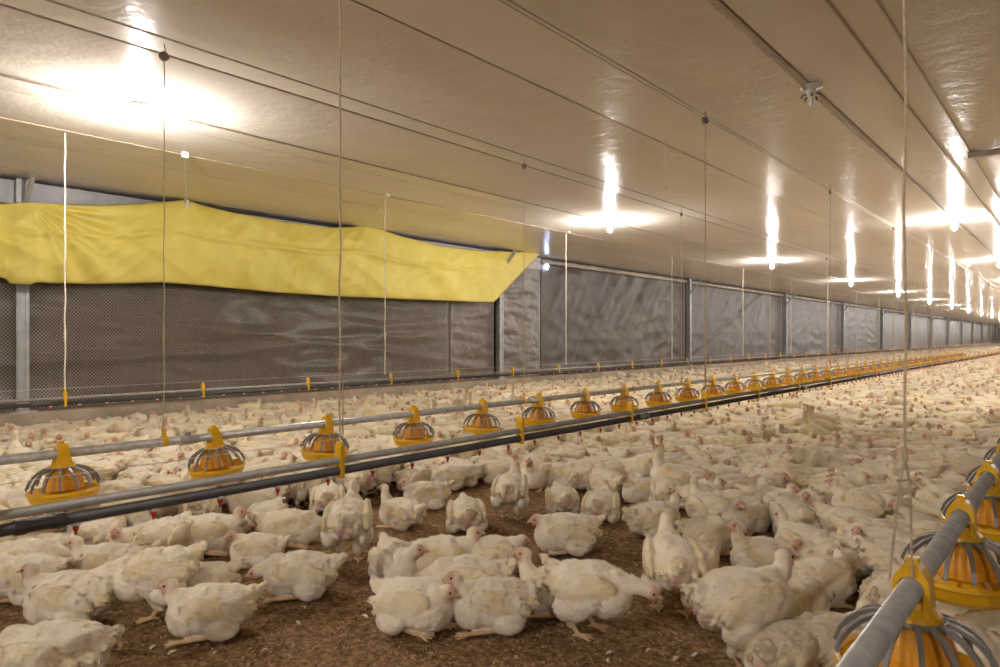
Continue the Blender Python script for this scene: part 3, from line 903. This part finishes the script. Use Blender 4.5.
def chicken_variant(idx, head, hyaw, hpitch, stand=0.0, pitch=0.0, neck_mid=None, fluff=1.0, seed=0, wide=1.0):
    A = lambda *v: np.array(v, float)
    Rb = rotY(-pitch)
    base = A(0, 0, stand)
    piv = A(0, 0, 0.10)
    def T(p): return Rb @ (np.array(p, float) - piv) + piv + base
    E = []   # ellipsoids (centre, radii, rotation, category)
    C_ = []  # capsules
    def el(c, r, ang=0.0, yaw=0.0, cat='body'):
        E.append((T(c), np.array(r, float), Rb @ rotZ(yaw) @ rotY(ang), cat))
    el((0.005, 0, 0.105), (0.138, 0.102 * wide, 0.104))
    el((0.075, 0, 0.095), (0.098, 0.090 * wide, 0.092))
    el((-0.075, 0, 0.115), (0.088, 0.088 * wide, 0.084))
    el((-0.138, 0, 0.150), (0.055, 0.042, 0.036), 0.45)
    el((-0.170, 0, 0.170), (0.042, 0.026, 0.016), 0.55)
    for s in (-1, 1):
        el((-0.005, s * 0.083 * wide, 0.128), (0.125, 0.026, 0.058), -0.16 , -s * 0.10, 'wing')
        el((-0.098, s * 0.064 * wide, 0.128), (0.075, 0.018, 0.026), -0.10, s * 0.22, 'wing')
        el((-0.050, s * 0.074 * wide, 0.062 - (0.02 if stand else 0)), (0.070, 0.046, 0.058))
    # neck
    hd = A(*head)
    n0 = T((0.105, 0, 0.145))
    nm = A(*neck_mid) if neck_mid is not None else (n0 + hd) / 2 + A(0.012, 0, 0.0)
    C_.append((n0, nm, 0.058, 0.033, 'body')); C_.append((nm, hd, 0.033, 0.0245, 'body'))
    Rh = rotZ(hyaw) @ rotY(-hpitch)
    E.append((hd, A(0.036, 0.0250, 0.029), Rh, 'head'))
    E.append((hd + Rh @ A(0.020, 0, -0.004), A(0.020, 0.015, 0.017), Rh, 'head'))
    # legs
    for s in (-1, 1):
        ly = s * 0.052
        if stand > 0:
            lx = -0.02 + s * 0.022
            k = A(lx + 0.02, ly, stand + 0.055); hk = A(lx - 0.02, ly, stand * 0.55 + 0.01); ft = A(lx + 0.012, ly, 0.012)
            C_.append((k, hk, 0.040, 0.017, 'body')); C_.append((hk, ft, 0.0105, 0.0085, 'leg'))
        else:
            ft = A(0.085 + s * 0.02, s * 0.066, 0.012)
            C_.append((A(0.0, s * 0.062, 0.020), ft, 0.011, 0.009, 'leg'))
        for ta in (-0.5, 0.0, 0.5):
            C_.append((ft, ft + A(0.055 * math.cos(ta), 0.055 * math.sin(ta), -0.005), 0.0078, 0.0055, 'leg'))
        C_.append((ft, ft + A(-0.028, 0, -0.004), 0.0072, 0.0055, 'leg'))
    bm = bmesh.new()
    for c, r, R, cat in E:
        res = bmesh.ops.create_icosphere(bm, subdivisions=3, radius=1.0)
        for v in res['verts']:
            q = R @ (np.array(v.co) * r) + c
            v.co = q
    for a, b, ra, rb, cat in C_:
        n = max(2, int(np.linalg.norm(b - a) / 0.012))
        tube(bm, [Vector(a + (b - a) * t / n) for t in range(n + 1)], [ra + (rb - ra) * t / n for t in range(n + 1)], 12)
        for p, rr in ((a, ra), (b, rb)):
            res = bmesh.ops.create_icosphere(bm, subdivisions=2, radius=rr * 1.0)
            for v in res['verts']: v.co = v.co + Vector(p)
    me = bpy.data.meshes.new('tmp'); bm.to_mesh(me); bm.free()
    ob = bpy.data.objects.new('tmp', me); COL.objects.link(ob)
    md = ob.modifiers.new('r', 'REMESH'); md.mode = 'VOXEL'; md.voxel_size = 0.0045
    sm = ob.modifiers.new('s', 'SMOOTH'); sm.factor = 0.5; sm.iterations = 5
    bpy.context.view_layer.update()
    dg = bpy.context.evaluated_depsgraph_get()
    me2 = bpy.data.meshes.new_from_object(ob.evaluated_get(dg))
    ob.modifiers.clear()
    def classify(P):
        ds = []; cats = []
        for c, r, R, cat in E: ds.append(ell_sdf(P, (c, r, R))); cats.append(cat)
        for a, b, ra, rb, cat in C_: ds.append(cap_sdf(P, (a, b, ra, rb))); cats.append(cat)
        D = np.array(ds); i = D.argmin(0)
        return np.array(cats)[i], D
    n = len(me2.vertices)
    P = np.empty(n * 3); me2.vertices.foreach_get('co', P); P = P.reshape(-1, 3)
    Nn = np.empty(n * 3); me2.vertices.foreach_get('normal', Nn); Nn = Nn.reshape(-1, 3)
    cat, D = classify(P)
    hl = (P - hd) @ Rh
    hd_dist = np.linalg.norm(hl, axis=1)
    disp = np.zeros(n)
    amp = np.ones(n)
    amp[cat == 'leg'] = 0; amp *= np.clip((hd_dist - 0.035) / 0.06, 0.0, 1)
    Q = (P - base - piv) @ Rb + piv
    th = np.arctan2(Q[:, 1], Q[:, 2] - 0.09)
    jit = np.array([noise.noise(Vector(p * 14)) for p in P])
    clump = np.array([noise.noise(Vector(p * 24 + seed)) for p in P])
    u = -Q[:, 0] / 0.034 + 0.7 * jit
    vv = th * 0.095 / 0.030 + 0.5 * np.floor(u) + 0.4 * jit
    fv = vv - np.floor(vv) - 0.5
    s = (u + 1.3 * fv * fv) % 1.0
    disp += amp * 0.0030 * (s - 0.5) * np.clip(Q[:, 2] / 0.08, 0.3, 1)
    disp += amp * fluff * (0.0055 * clump + 0.003 * jit)
    # loose fluff at the rear and the thighs
    rear = np.clip((-Q[:, 0] - 0.04) / 0.1, 0, 1) + np.clip((0.07 - Q[:, 2]) / 0.05, 0, 1) * 0.5
    disp += amp * rear * 0.004 * fluff * clump
    P2 = P + Nn * disp[:, None]
    if stand == 0:
        low = P2[:, 2] < 0.0
        P2[low, 2] *= 0.1
    me2.vertices.foreach_set('co', P2.ravel())
    ob.data = me2
    outs = []
    ntri = sum(len(p.vertices) - 2 for p in me2.polygons)
    for target in LODS:
        ob.modifiers.clear()
        dm = ob.modifiers.new('d', 'DECIMATE'); dm.ratio = min(1.0, target / ntri); dm.use_collapse_triangulate = True
        bpy.context.view_layer.update()
        dg = bpy.context.evaluated_depsgraph_get()
        m3 = bpy.data.meshes.new_from_object(ob.evaluated_get(dg))
        m3.name = 'chicken_body'
        k = len(m3.vertices)
        p = np.empty(k * 3); m3.vertices.foreach_get('co', p); p = p.reshape(-1, 3)
        cat, D = classify(p)
        q = (p - base - piv) @ Rb + piv
        col = np.tile(FEATH, (k, 1))
        def mix(c, f):
            nonlocal col
            f = np.clip(f, 0, 1)[:, None]; col = col * (1 - f) + c * f
        nn = np.array([noise.noise(Vector(x * 16 + seed * 3)) for x in p])
        mix(YEL, (cat == 'wing') * (0.42 + 0.6 * nn)); mix(YEL, (q[:, 2] > 0.14) * 0.35 * (0.5 + nn))
        mix(YEL, np.clip((-q[:, 0] - 0.12) / 0.06, 0, 1) * 0.3)
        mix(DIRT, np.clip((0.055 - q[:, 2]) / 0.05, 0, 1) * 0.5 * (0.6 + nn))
        mix(DIRT, np.clip((nn - 0.30) * 3, 0, 1) * 0.35)
        # bare pink skin under the tail
        if idx in (2, 4, 5, 6):
            ve = np.linalg.norm((q - np.array([-0.165, 0.0, 0.085])) / np.array([0.05, 0.05, 0.05]), axis=1)
            mix(VENT, (1.2 - ve) * 1.2)
        # thin patchy line of darker pink where the wing meets the belly
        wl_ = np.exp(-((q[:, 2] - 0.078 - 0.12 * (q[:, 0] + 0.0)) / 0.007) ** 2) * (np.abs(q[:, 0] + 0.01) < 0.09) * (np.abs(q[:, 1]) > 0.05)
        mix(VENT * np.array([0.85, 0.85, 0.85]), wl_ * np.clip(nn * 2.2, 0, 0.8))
        hl = (p - hd) @ Rh
        hdd = np.linalg.norm(hl / np.array([1, 1, 1.0]), axis=1)
        near = np.clip((0.048 - hdd) / 0.010, 0, 1)
        mix(PINK, near * np.clip((hl[:, 0] + 0.006) / 0.016, 0, 1) * 0.9)
        mix(np.array([0.78, 0.62, 0.48]), near * np.clip((hl[:, 0] + 0.03) / 0.02, 0, 1) * 0.25)
        col[cat == 'leg'] = LEG
        nf = {0: 2300, 1: 420}.get(LODS.index(target), 0)
        if nf:
            m3, p, col = add_feathers(m3, p, col, cat, hdd, q, nf, seed, 0.0150 if nf > 1000 else 0.025, Rb)
            k = len(p)
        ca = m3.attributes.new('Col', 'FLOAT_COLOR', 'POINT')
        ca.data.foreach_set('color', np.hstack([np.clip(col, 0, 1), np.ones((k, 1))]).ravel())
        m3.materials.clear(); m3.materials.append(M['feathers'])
        m3.polygons.foreach_set('use_smooth', [True] * len(m3.polygons))
        outs.append((m3, p, col))
    bpy.data.objects.remove(ob)
    return dict(lods=outs, head=hd, R=Rh, stand=stand)

LODS = (9000, 2400, 440, 100)
VAR = [
    chicken_variant(0, (0.160, 0.0, 0.215), 0.0, 0.0, seed=1, neck_mid=(0.150, 0, 0.175)),
    chicken_variant(1, (0.205, 0.010, 0.120), 0.1, -0.25, seed=2, neck_mid=(0.160, 0, 0.135)),
    chicken_variant(2, (0.160, 0.0, 0.178), 0.1, -0.15, seed=3, wide=1.12, neck_mid=(0.130, 0, 0.168)),
    chicken_variant(3, (0.148, 0.045, 0.200), 1.0, 0.0, seed=4, neck_mid=(0.135, 0.01, 0.175)),
    chicken_variant(4, (0.160, 0.0, 0.345), 0.0, 0.05, stand=0.105, pitch=0.10, seed=5, neck_mid=(0.150, 0, 0.295), wide=1.1),
    chicken_variant(5, (0.240, 0.0, 0.195), 0.0, -0.35, stand=0.080, pitch=-0.10, seed=6, neck_mid=(0.190, 0, 0.210), wide=1.1),
    chicken_variant(6, (0.060, 0.080, 0.195), 2.5, -0.35, seed=7, neck_mid=(0.118, 0.05, 0.200), fluff=1.3),
    chicken_variant(7, (0.110, 0.0, 0.410), 0.0, 0.9, stand=0.080, pitch=0.28, seed=8, neck_mid=(0.125, 0, 0.33)),
    chicken_variant(8, (0.145, 0.0, 0.262), 0.0, 0.1, seed=9, neck_mid=(0.138, 0, 0.205)),
]
# head parts, shared by every chicken of a pose
def part_mesh(fn, mat, name, smooth=True):
    bm = bmesh.new(); fn(bm)
    me = bpy.data.meshes.new(name); bm.to_mesh(me); bm.free(); me.materials.append(M[mat])
    me.polygons.foreach_set('use_smooth', [smooth] * len(me.polygons))
    return me
def comb_fn(bm):
    prof = [(0.030, 0.010), (0.027, 0.020), (0.021, 0.019), (0.017, 0.030), (0.010, 0.025), (0.004, 0.036), (-0.003, 0.028), (-0.010, 0.034), (-0.016, 0.024), (-0.020, 0.018), (-0.010, 0.014), (0.010, 0.015)]
    a = [bm.verts.new((x, 0.0035, z)) for x, z in prof]; b = [bm.verts.new((x, -0.0035, z)) for x, z in prof]
    n = len(prof)
    bm.faces.new(a); bm.faces.new(b[::-1])
    for k in range(n): bm.faces.new((a[k], b[k], b[(k + 1) % n], a[(k + 1) % n]))
    bmesh.ops.recalc_face_normals(bm, faces=bm.faces)
def beak_fn(bm):
    tube(bm, [(0.030, 0, -0.003), (0.042, 0, -0.004), (0.050, 0, -0.008), (0.054, 0, -0.013)], [0.0095, 0.0075, 0.0045, 0.001], 8)
def wattle_fn(bm):
    for s in (-1, 1):
        r = bmesh.ops.create_icosphere(bm, subdivisions=1, radius=1)
        for v in r['verts']: v.co = Vector((v.co.x * 0.006 + 0.022, v.co.y * 0.003 + s * 0.007, v.co.z * 0.010 - 0.024))
def eye_fn(s):
    def f(bm):
        r = bmesh.ops.create_icosphere(bm, subdivisions=2, radius=0.0050)
        for v in r['verts']: v.co = v.co + Vector((0.015, s * 0.0212, 0.004))
    return f
PM = dict(comb=part_mesh(comb_fn, 'comb', 'comb', False), beak=part_mesh(beak_fn, 'beak', 'beak'), wattle=part_mesh(wattle_fn, 'comb', 'wattle'),
          el=part_mesh(eye_fn(1), 'eye', 'eye'), er=part_mesh(eye_fn(-1), 'eye', 'eye'))

placed = []
def add_chicken(x, y, yaw, var, lod, label, group, scale=1.0, eyes=True, comb=1.0):
    v = VAR[var]
    o = link('chicken', v['lods'][lod][0])
    o.location = (x, y, 0.0)
    o.rotation_euler = (0, 0, yaw); o.scale = (scale,) * 3
    tag(o, label, 'chicken', group)
    m4 = Matrix.Translation(Vector(v['head'])) @ Matrix(v['R'].tolist()).to_4x4()
    lst = [('comb', PM['comb']), ('beak', PM['beak'])]
    if eyes: lst += [('eye', PM['el']), ('eye', PM['er']), ('wattle', PM['wattle'])]
    for nm, me in lst:
        c = link(nm, me, o)
        c.matrix_local = m4 @ (Matrix.Scale(comb, 4, Vector((0, 0, 1))) if nm == 'comb' else Matrix())
    placed.append((x, y))
    return o

# hand-placed foreground birds: px, py (foot of the body), heading in degrees (0 right, 90 away, 180 left, 270 towards us), pose, scale, label
FG = [
 (203, 645, 192, 0, 1.00, 'plump white chicken sitting alone at the front of the bare litter, facing left, tail raised'),
 (35, 705, 182, 1, 1.12, 'white chicken cut by the bottom left corner, tail pointing right'),
 (58, 634, 180, 0, 1.08, 'white chicken facing left with pinkish head, second row at the left edge'),
 (146, 624, 200, 5, 1.02, 'leaning white chicken with red comb and legs showing, front left group'),
 (192, 612, 215, 8, 0.90, 'white chicken with upright neck right behind the lone front-left sitter'),
 (252, 572, 178, 3, 0.85, 'small round white chicken facing left beside the gap of bare litter'),
 (296, 603, 184, 1, 1.00, 'large white chicken bending its head low to the left, legs in front'),
 (202, 558, 8, 0, 1.05, 'white chicken facing right with brown stain under the wing, left of the small round one'),
 (285, 550, 5, 1, 1.0, 'white chicken facing right between the fluffy one and the pink-rumped one'),
 (262, 538, 80, 2, 0.95, 'ruffled white chicken seen from behind under the near drinker line'),
 (345, 566, 95, 4, 1.08, 'ruffled chicken standing with its pink bare rump towards us'),
 (399, 532, 150, 8, 0.92, 'white chicken sitting left of centre with its head turned over the left shoulder'),
 (394, 590, 300, 3, 1.0, 'upright white chicken with face towards us, left of the central huddle'),
 (438, 588, 12, 0, 1.08, 'long white chicken facing right at the top of the central huddle'),
 (468, 612, 182, 1, 1.05, 'white chicken with low head facing left in the middle of the central huddle'),
 (411, 638, 338, 2, 1.0, 'white chicken with pinkish feet and raised tail, front left of the central huddle'),
 (494, 638, 186, 0, 1.02, 'white chicken facing left beak to beak, front of the central huddle'),
 (492, 583, 15, 2, 0.98, 'white chicken half hidden behind the long-necked one, facing right'),
 (558, 622, 172, 8, 0.98, 'long-necked white chicken with red comb looking left, central huddle'),
 (592, 643, 342, 5, 1.02, 'big white chicken striding right with red comb, head lowered'),
 (568, 557, 184, 2, 1.06, 'round white chicken sitting alone on the bare litter facing left'),
 (511, 523, 80, 4, 0.98, 'round ruffled chicken standing tail towards us behind the bare litter'),
 (465, 535, 100, 2, 1.0, 'ruffled white chicken seen from behind left of the round standing one'),
 (562, 516, 100, 2, 0.9, 'ruffled white chicken seen from behind just right of the round standing one'),
 (604, 524, 70, 2, 0.98, 'fluffy white chicken seen from behind above the lone sitter'),
 (657, 542, 25, 0, 1.05, 'white chicken with bright red comb facing right, behind the one standing at right'),
 (677, 622, 85, 4, 1.08, 'tall chicken standing with its back to us at the right of the litter'),
 (750, 676, 12, 4, 1.12, 'big white chicken standing on yellow legs, right foreground, facing right'),
 (716, 558, 12, 1, 1.0, 'white chicken sitting facing right with a dark wing edge, right of the red-combed one'),
 (772, 584, 175, 8, 0.98, 'white chicken with raised head looking left, behind the big standing one'),
 (828, 612, 15, 3, 1.0, 'white chicken with pink face looking right, beside the feed pipe'),
 (846, 690, 25, 0, 1.05, 'white chicken at the bottom edge close to the thick feed pipe'),
 (798, 694, 40, 2, 0.98, 'yellowish white chicken at the bottom edge left of the pipe-side one'),
 (800, 640, 20, 1, 1.0, 'white chicken squeezed behind the yellowish one at the bottom edge'),
 (868, 540, 150, 4, 0.92, 'chicken stretching its neck above the right-hand crowd'),
 (37, 572, 190, 0, 0.85, 'small-headed white chicken facing left below the black pipe coupling'),
 (100, 594, 182, 0, 1.02, 'white chicken with red comb facing left, third row at the left'),
 (15, 606, 178, 2, 1.0, 'white chicken tucked at the left edge between two rows'),
 (12, 588, 10, 1, 1.0, 'white chicken facing right at the left edge behind the tucked one'),
 (90, 560, 95, 2, 1.05, 'round white chicken seen from behind just under the black pipe'),
 (125, 566, 265, 0, 0.9, 'white chicken facing us with pink face under the near drinker line'),
 (158, 566, 80, 2, 1.1, 'white chicken with scruffy parted rump feathers under the near drinker line'),
 (5, 568, 265, 8, 1.0, 'white chicken reaching up at the left edge below the pipes'),
 (700, 590, 60, 2, 0.95, 'white chicken partly hidden between the two standing birds at right'),
 (425, 512, 200, 0, 0.95, 'white chicken facing left behind the one with the turned head'),
 (325, 515, 100, 2, 0.95, 'hunched white chicken below the yellow clip, seen from behind'),
]
hero_xy = []
for (px, py, th, var, sc, lab) in FG:
    a = math.radians(th)
    p = floor_pt(px, py) + Fv * 0.07
    d = Rv * math.cos(a) + Fv * math.sin(a)
    add_chicken(p.x, p.y, math.atan2(d.y, d.x), var, 0, lab, 'chickens of the foreground', sc * 0.83, True, random.uniform(0.4, 0.95))
    hero_xy.append((p.x, p.y))

# crowd on a jittered lattice, leaving the bare litter free
BX = [-400, 0, 60, 120, 200, 300, 360, 420, 500, 560, 620, 650, 690, 740, 800, 860, 900, 1000, 1400]
BY = [700, 600, 550, 545, 528, 512, 505, 492, 488, 488, 500, 508, 515, 545, 600, 660, 700, 740, 760]
sp = 0.212
cand = []
ny = int(110 / (sp * 0.92))
for j in range(ny):
    y = -2.2 + j * sp * 0.92
    x = XL + 0.42
    x += (j % 2) * sp / 2
    while x < XR - 0.4:
        cand.append((x + random.uniform(-.055, .055), y + random.uniform(-.055, .055)))
        x += sp
crowd = []
hx = np.array(hero_xy)
for (x, y) in cand:
    q = to_px((x, y, 0))
    if q is None: continue
    px, py, dep = q
    if dep < 0.9 or y > 108: continue
    if px < -350 or px > 1600: continue
    if px > 1200 and dep > 8: continue
    if (px < -120 or px > 1120) and dep > 25: continue
    lim = np.interp(px, BX, BY)
    if py > lim:
        continue
    if np.min(np.hypot(hx[:, 0] - x, hx[:, 1] - y)) < 0.185: continue
    if dep > 3 and random.random() < 0.05: continue
    crowd.append((x, y, px, py, dep))
# right of the pipe near the camera: birds around the pans
inview = [c for c in crowd if -10 < c[2] < 1010 and c[3] < 690]
inview.sort(key=lambda c: c[4])
n_ind = 300 - len(FG)
solo = inview[:n_ind]
solo_set = set((c[0], c[1]) for c in solo)
rest = [c for c in crowd if (c[0], c[1]) not in solo_set]
POSE = {0: 'sitting with head up', 1: 'lying with head low', 2: 'hunched with tucked head', 3: 'sitting, head turned aside', 4: 'standing upright', 5: 'standing, pecking down', 6: 'sitting, preening its back', 7: 'stretching up to drink', 8: 'sitting with long raised neck'}
def choose(x, y):
    r = random.random()
    near_line = min(abs(-x - 1.95), abs(-x - 5.8))
    if near_line < 0.24 and y < 7 and r < 0.08: return 7
    if min(math.hypot(x - fx, y - fy) for fx, fy in FEED_N) < 0.40 and r < 0.8: return 5 if r < 0.5 else 1
    return random.choices([0, 1, 2, 3, 4, 5, 6, 8], [28, 22, 20, 15, 0.5, 1.0, 6, 2.6])[0]
FEED_N = [f for f in FEED if f[1] < 14] or FEED
def yaw_for(x, y, var):
    if var == 7:
        X0 = 1.95 if abs(-x - 1.95) < abs(-x - 5.8) else 5.8
        return (PI if -x < X0 else 0) + random.uniform(-.4, .4)
    if var in (5, 1):
        fx, fy = min(FEED_N, key=lambda f: math.hypot(x - f[0], y - f[1]))
        if math.hypot(x - fx, y - fy) < 0.40: return math.atan2(fy - y, fx - x) + random.uniform(-.3, .3)
    # broilers lie in all directions, more often along the house
    return random.uniform(0, 2 * PI)
LM = []
for k in range(16): LM.append((-XF, b0 + 0.735 * k, 'the ' + names[k] + ' middle-row feeder'))
for k in range(0, 12): LM.append((-1.95, nb + 0.985 * k, 'the ' + names[k] + ' near-drinker clip'))
for k in range(0, 10): LM.append((-5.8, fb + 1.05 * k, 'the ' + names[k] + ' far-drinker clip'))
for k, nm in ((0, 'the corner feeder'), (1, 'the second pipe feeder'), (2, 'the third pipe feeder')): LM.append((-XN, yn + 0.73 * k, nm))
for nm, i in (('the lone central sitter', 20), ('the tall back-turned chicken', 26), ('the big standing chicken', 27), ('the neck-stretching chicken', 34), ('the pink-rumped chicken', 10), ('the round standing chicken', 21)):
    LM.append((hero_xy[i][0], hero_xy[i][1], nm))
ORD = ['nearest to', 'second nearest to', 'third nearest to', 'fourth nearest to', 'fifth nearest to', 'sixth nearest to', 'seventh nearest to', 'eighth nearest to', 'ninth nearest to', 'tenth nearest to', 'eleventh nearest to', 'twelfth nearest to']
info = []
for (x, y, px, py, dep) in solo:
    var = choose(x, y)
    dl = sorted((math.hypot(x - a, y - b), nm) for a, b, nm in LM)[0]
    info.append([x, y, dep, var, dl[1], dl[0]])
cnt = {}
for r_ in sorted(info, key=lambda r: r[5]):
    k = (r_[3], r_[4]); i = cnt.get(k, 0); cnt[k] = i + 1
    r_.append('white chicken ' + POSE[r_[3]] + ', ' + (ordw(i + 1) + ' ' if i else '') + 'nearest to' + ' ' + r_[4])
for x, y, dep, var, lmn, dd, lab in info:
    add_chicken(x, y, yaw_for(x, y, var), var, 1, lab, 'chickens of the crowd on the litter', random.uniform(0.74, 0.92), dep < 4.5, random.uniform(0.4, 1.0))

# the rest of the flock: one object
def flock(lst, name):
    VV = []; FF = []; CC = []; off = 0
    tri_cache = {}
    combV = np.empty(len(PM['comb'].vertices) * 3); PM['comb'].vertices.foreach_get('co', combV); combV = combV.reshape(-1, 3)
    for (x, y, px, py, dep) in lst:
        inv = -60 < px < 1060
        lod = 2 if (dep < 14 and inv) else 3
        if dep < 9: lod = 2
        if dep < 6 and inv: lod = 1
        var = choose(x, y)
        key = (var, lod)
        if key not in tri_cache:
            me, p, col = VAR[var]['lods'][lod]
            me.calc_loop_triangles()
            t = np.empty(len(me.loop_triangles) * 3, dtype=np.int32); me.loop_triangles.foreach_get('vertices', t)
            hd_, R_ = VAR[var]['head'], VAR[var]['R']
            # simple red comb wedge on the head
            cv = np.array([[0.03, 0, 0.012], [-0.018, 0, 0.012], [0.004, 0.006, 0.031], [0.004, -0.006, 0.031]]) if True else combV
            cv = (R_ @ cv.T).T + hd_
            ct = np.array([[0, 1, 2], [0, 3, 1], [0, 2, 3], [1, 3, 2]]) + len(p)
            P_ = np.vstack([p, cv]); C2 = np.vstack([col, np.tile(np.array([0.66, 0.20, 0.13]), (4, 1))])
            tri_cache[key] = (P_, np.vstack([t.reshape(-1, 3), ct]), C2)
        P_, T_, C2 = tri_cache[key]
        a = yaw_for(x, y, var); s = random.uniform(0.72, 0.91)
        ca, sa = math.cos(a) * s, math.sin(a) * s
        V = np.empty_like(P_)
        V[:, 0] = P_[:, 0] * ca - P_[:, 1] * sa + x; V[:, 1] = P_[:, 0] * sa + P_[:, 1] * ca + y; V[:, 2] = P_[:, 2] * s
        VV.append(V); FF.append(T_ + off); off += len(V)
        CC.append(C2 * np.array([1.0, random.uniform(0.95, 1.01), random.uniform(0.80, 1.03)]) * random.uniform(0.78, 1.06))
    V = np.vstack(VV).astype(np.float32); T = np.vstack(FF).astype(np.int32); Cc = np.clip(np.vstack(CC), 0, 1).astype(np.float32)
    me = bpy.data.meshes.new(name)
    me.vertices.add(len(V)); me.vertices.foreach_set('co', V.ravel())
    me.loops.add(T.size); me.loops.foreach_set('vertex_index', T.ravel())
    me.polygons.add(len(T)); me.polygons.foreach_set('loop_start', np.arange(0, T.size, 3, dtype=np.int32))
    me.polygons.foreach_set('loop_total', np.full(len(T), 3, dtype=np.int32))
    me.polygons.foreach_set('use_smooth', np.ones(len(T), dtype=bool))
    ca = me.attributes.new('Col', 'FLOAT_COLOR', 'POINT')
    ca.data.foreach_set('color', np.hstack([Cc, np.ones((len(Cc), 1), dtype=np.float32)]).ravel())
    me.materials.append(M['feathers'])
    me.update(calc_edges=True); me.validate()
    o = link(name, me)
    tag(o, 'thousands of white chickens packed over the litter to the far end', 'chickens', None, 'stuff')
    print('flock birds', len(lst), 'tris', len(T))
    return o
flock(rest, 'distant_flock')

# ------------------------------------------------------------------ litter bits: shavings and loose feathers
V = []; Fc = []
for i in range(9000):
    px = random.uniform(-60, 900); py = random.uniform(495, 700)
    p = floor_pt(px, py)
    a = random.uniform(0, PI * 2); l = random.uniform(0.003, 0.011); w_ = random.uniform(0.0012, 0.004)
    z = 0.020 * nz(p.x * 1.3, p.y * 1.3) + 0.011 * nz(p.x * 7, p.y * 7, 3) + 0.002
    d = Vector((math.cos(a), math.sin(a), random.uniform(-.3, .3))); e = Vector((-math.sin(a), math.cos(a), random.uniform(-.3, .3)))
    c = Vector((p.x, p.y, z)); n = len(V)
    up = Vector((0, 0, 0.0015))
    V += [c - d * l, c + e * w_ + up, c + d * l, c - e * w_ + up]
    Fc += [(n, n + 1, n + 2), (n, n + 2, n + 3)]
me = bpy.data.meshes.new('wood_shavings'); me.from_pydata([tuple(v) for v in V], [], Fc)
M['shaving'] = simple('shaving', (0.46, 0.33, 0.19), 0.9, var=0.4, scale=40)
me.materials.append(M['shaving'])
tag(link('wood_shavings', me), 'small pale wood shavings strewn over the brown litter', 'shavings', None, 'stuff')
M['down'] = simple('down_feather', (0.72, 0.66, 0.55), 0.9, var=0.15, scale=60)
def feather_mesh(seed):
    rr = random.Random(seed)
    bm = bmesh.new()
    n = 7; L = rr.uniform(0.009, 0.018); W = L * rr.uniform(0.25, 0.4)
    rows = []
    for i in range(n + 1):
        t = i / n; x = (t - 0.5) * L * 2; ww = W * math.sin(PI * min(1, t * 0.95 + 0.05)) + 0.0008
        z = 0.005 * math.sin(t * PI) 
        rows.append([bm.verts.new((x, -ww + rr.uniform(-.001, .001), z + rr.uniform(0, .003))), bm.verts.new((x, 0, z + 0.004)), bm.verts.new((x, ww + rr.uniform(-.001, .001), z + rr.uniform(0, .003)))])
    for i in range(n):
        for k in range(2): bm.faces.new((rows[i][k], rows[i + 1][k], rows[i + 1][k + 1], rows[i][k + 1]))
    me = bpy.data.meshes.new('loose_feather'); bm.to_mesh(me); bm.free(); me.materials.append(M['down'])
    return me
fm = [feather_mesh(s) for s in range(4)]
FEA = [(153, 647, 'in front of the leaning red-combed chicken'), (215, 655, 'in front of the lone front-left sitter'), (172, 652, 'at the feet of the lone front-left sitter'), (305, 608, 'right of the large low-headed chicken'), (298, 622, 'below the large low-headed chicken'),
       (265, 650, 'at the bottom edge right of the lone front-left sitter'), (365, 615, 'left of the central huddle'), (368, 590, 'between the low-headed chicken and the central huddle'), (610, 655, 'below the striding chicken'), (648, 653, 'at the bottom edge right of the striding chicken'), (632, 577, 'right of the lone central sitter'), (608, 662, 'at the bottom edge under the striding leg'),
       (676, 660, 'left of the big standing bird\'s foot'), (470, 541, 'below the ruffled birds on the bare litter'), (695, 655, 'beside the big standing bird\'s foot')]
for i, (px, py, wh) in enumerate(FEA):
    p = floor_pt(px, py); o = link('loose_feather', fm[i % 4]); z = 0.020 * nz(p.x * 1.3, p.y * 1.3) + 0.011 * nz(p.x * 7, p.y * 7, 3)
    o.location = (p.x, p.y, z - 0.001); o.rotation_euler = (0, 0, random.uniform(0, 6))
    tag(o, 'small white loose feather ' + wh, 'feather', 'loose feathers on the litter')
print('objects', len(COL.objects))
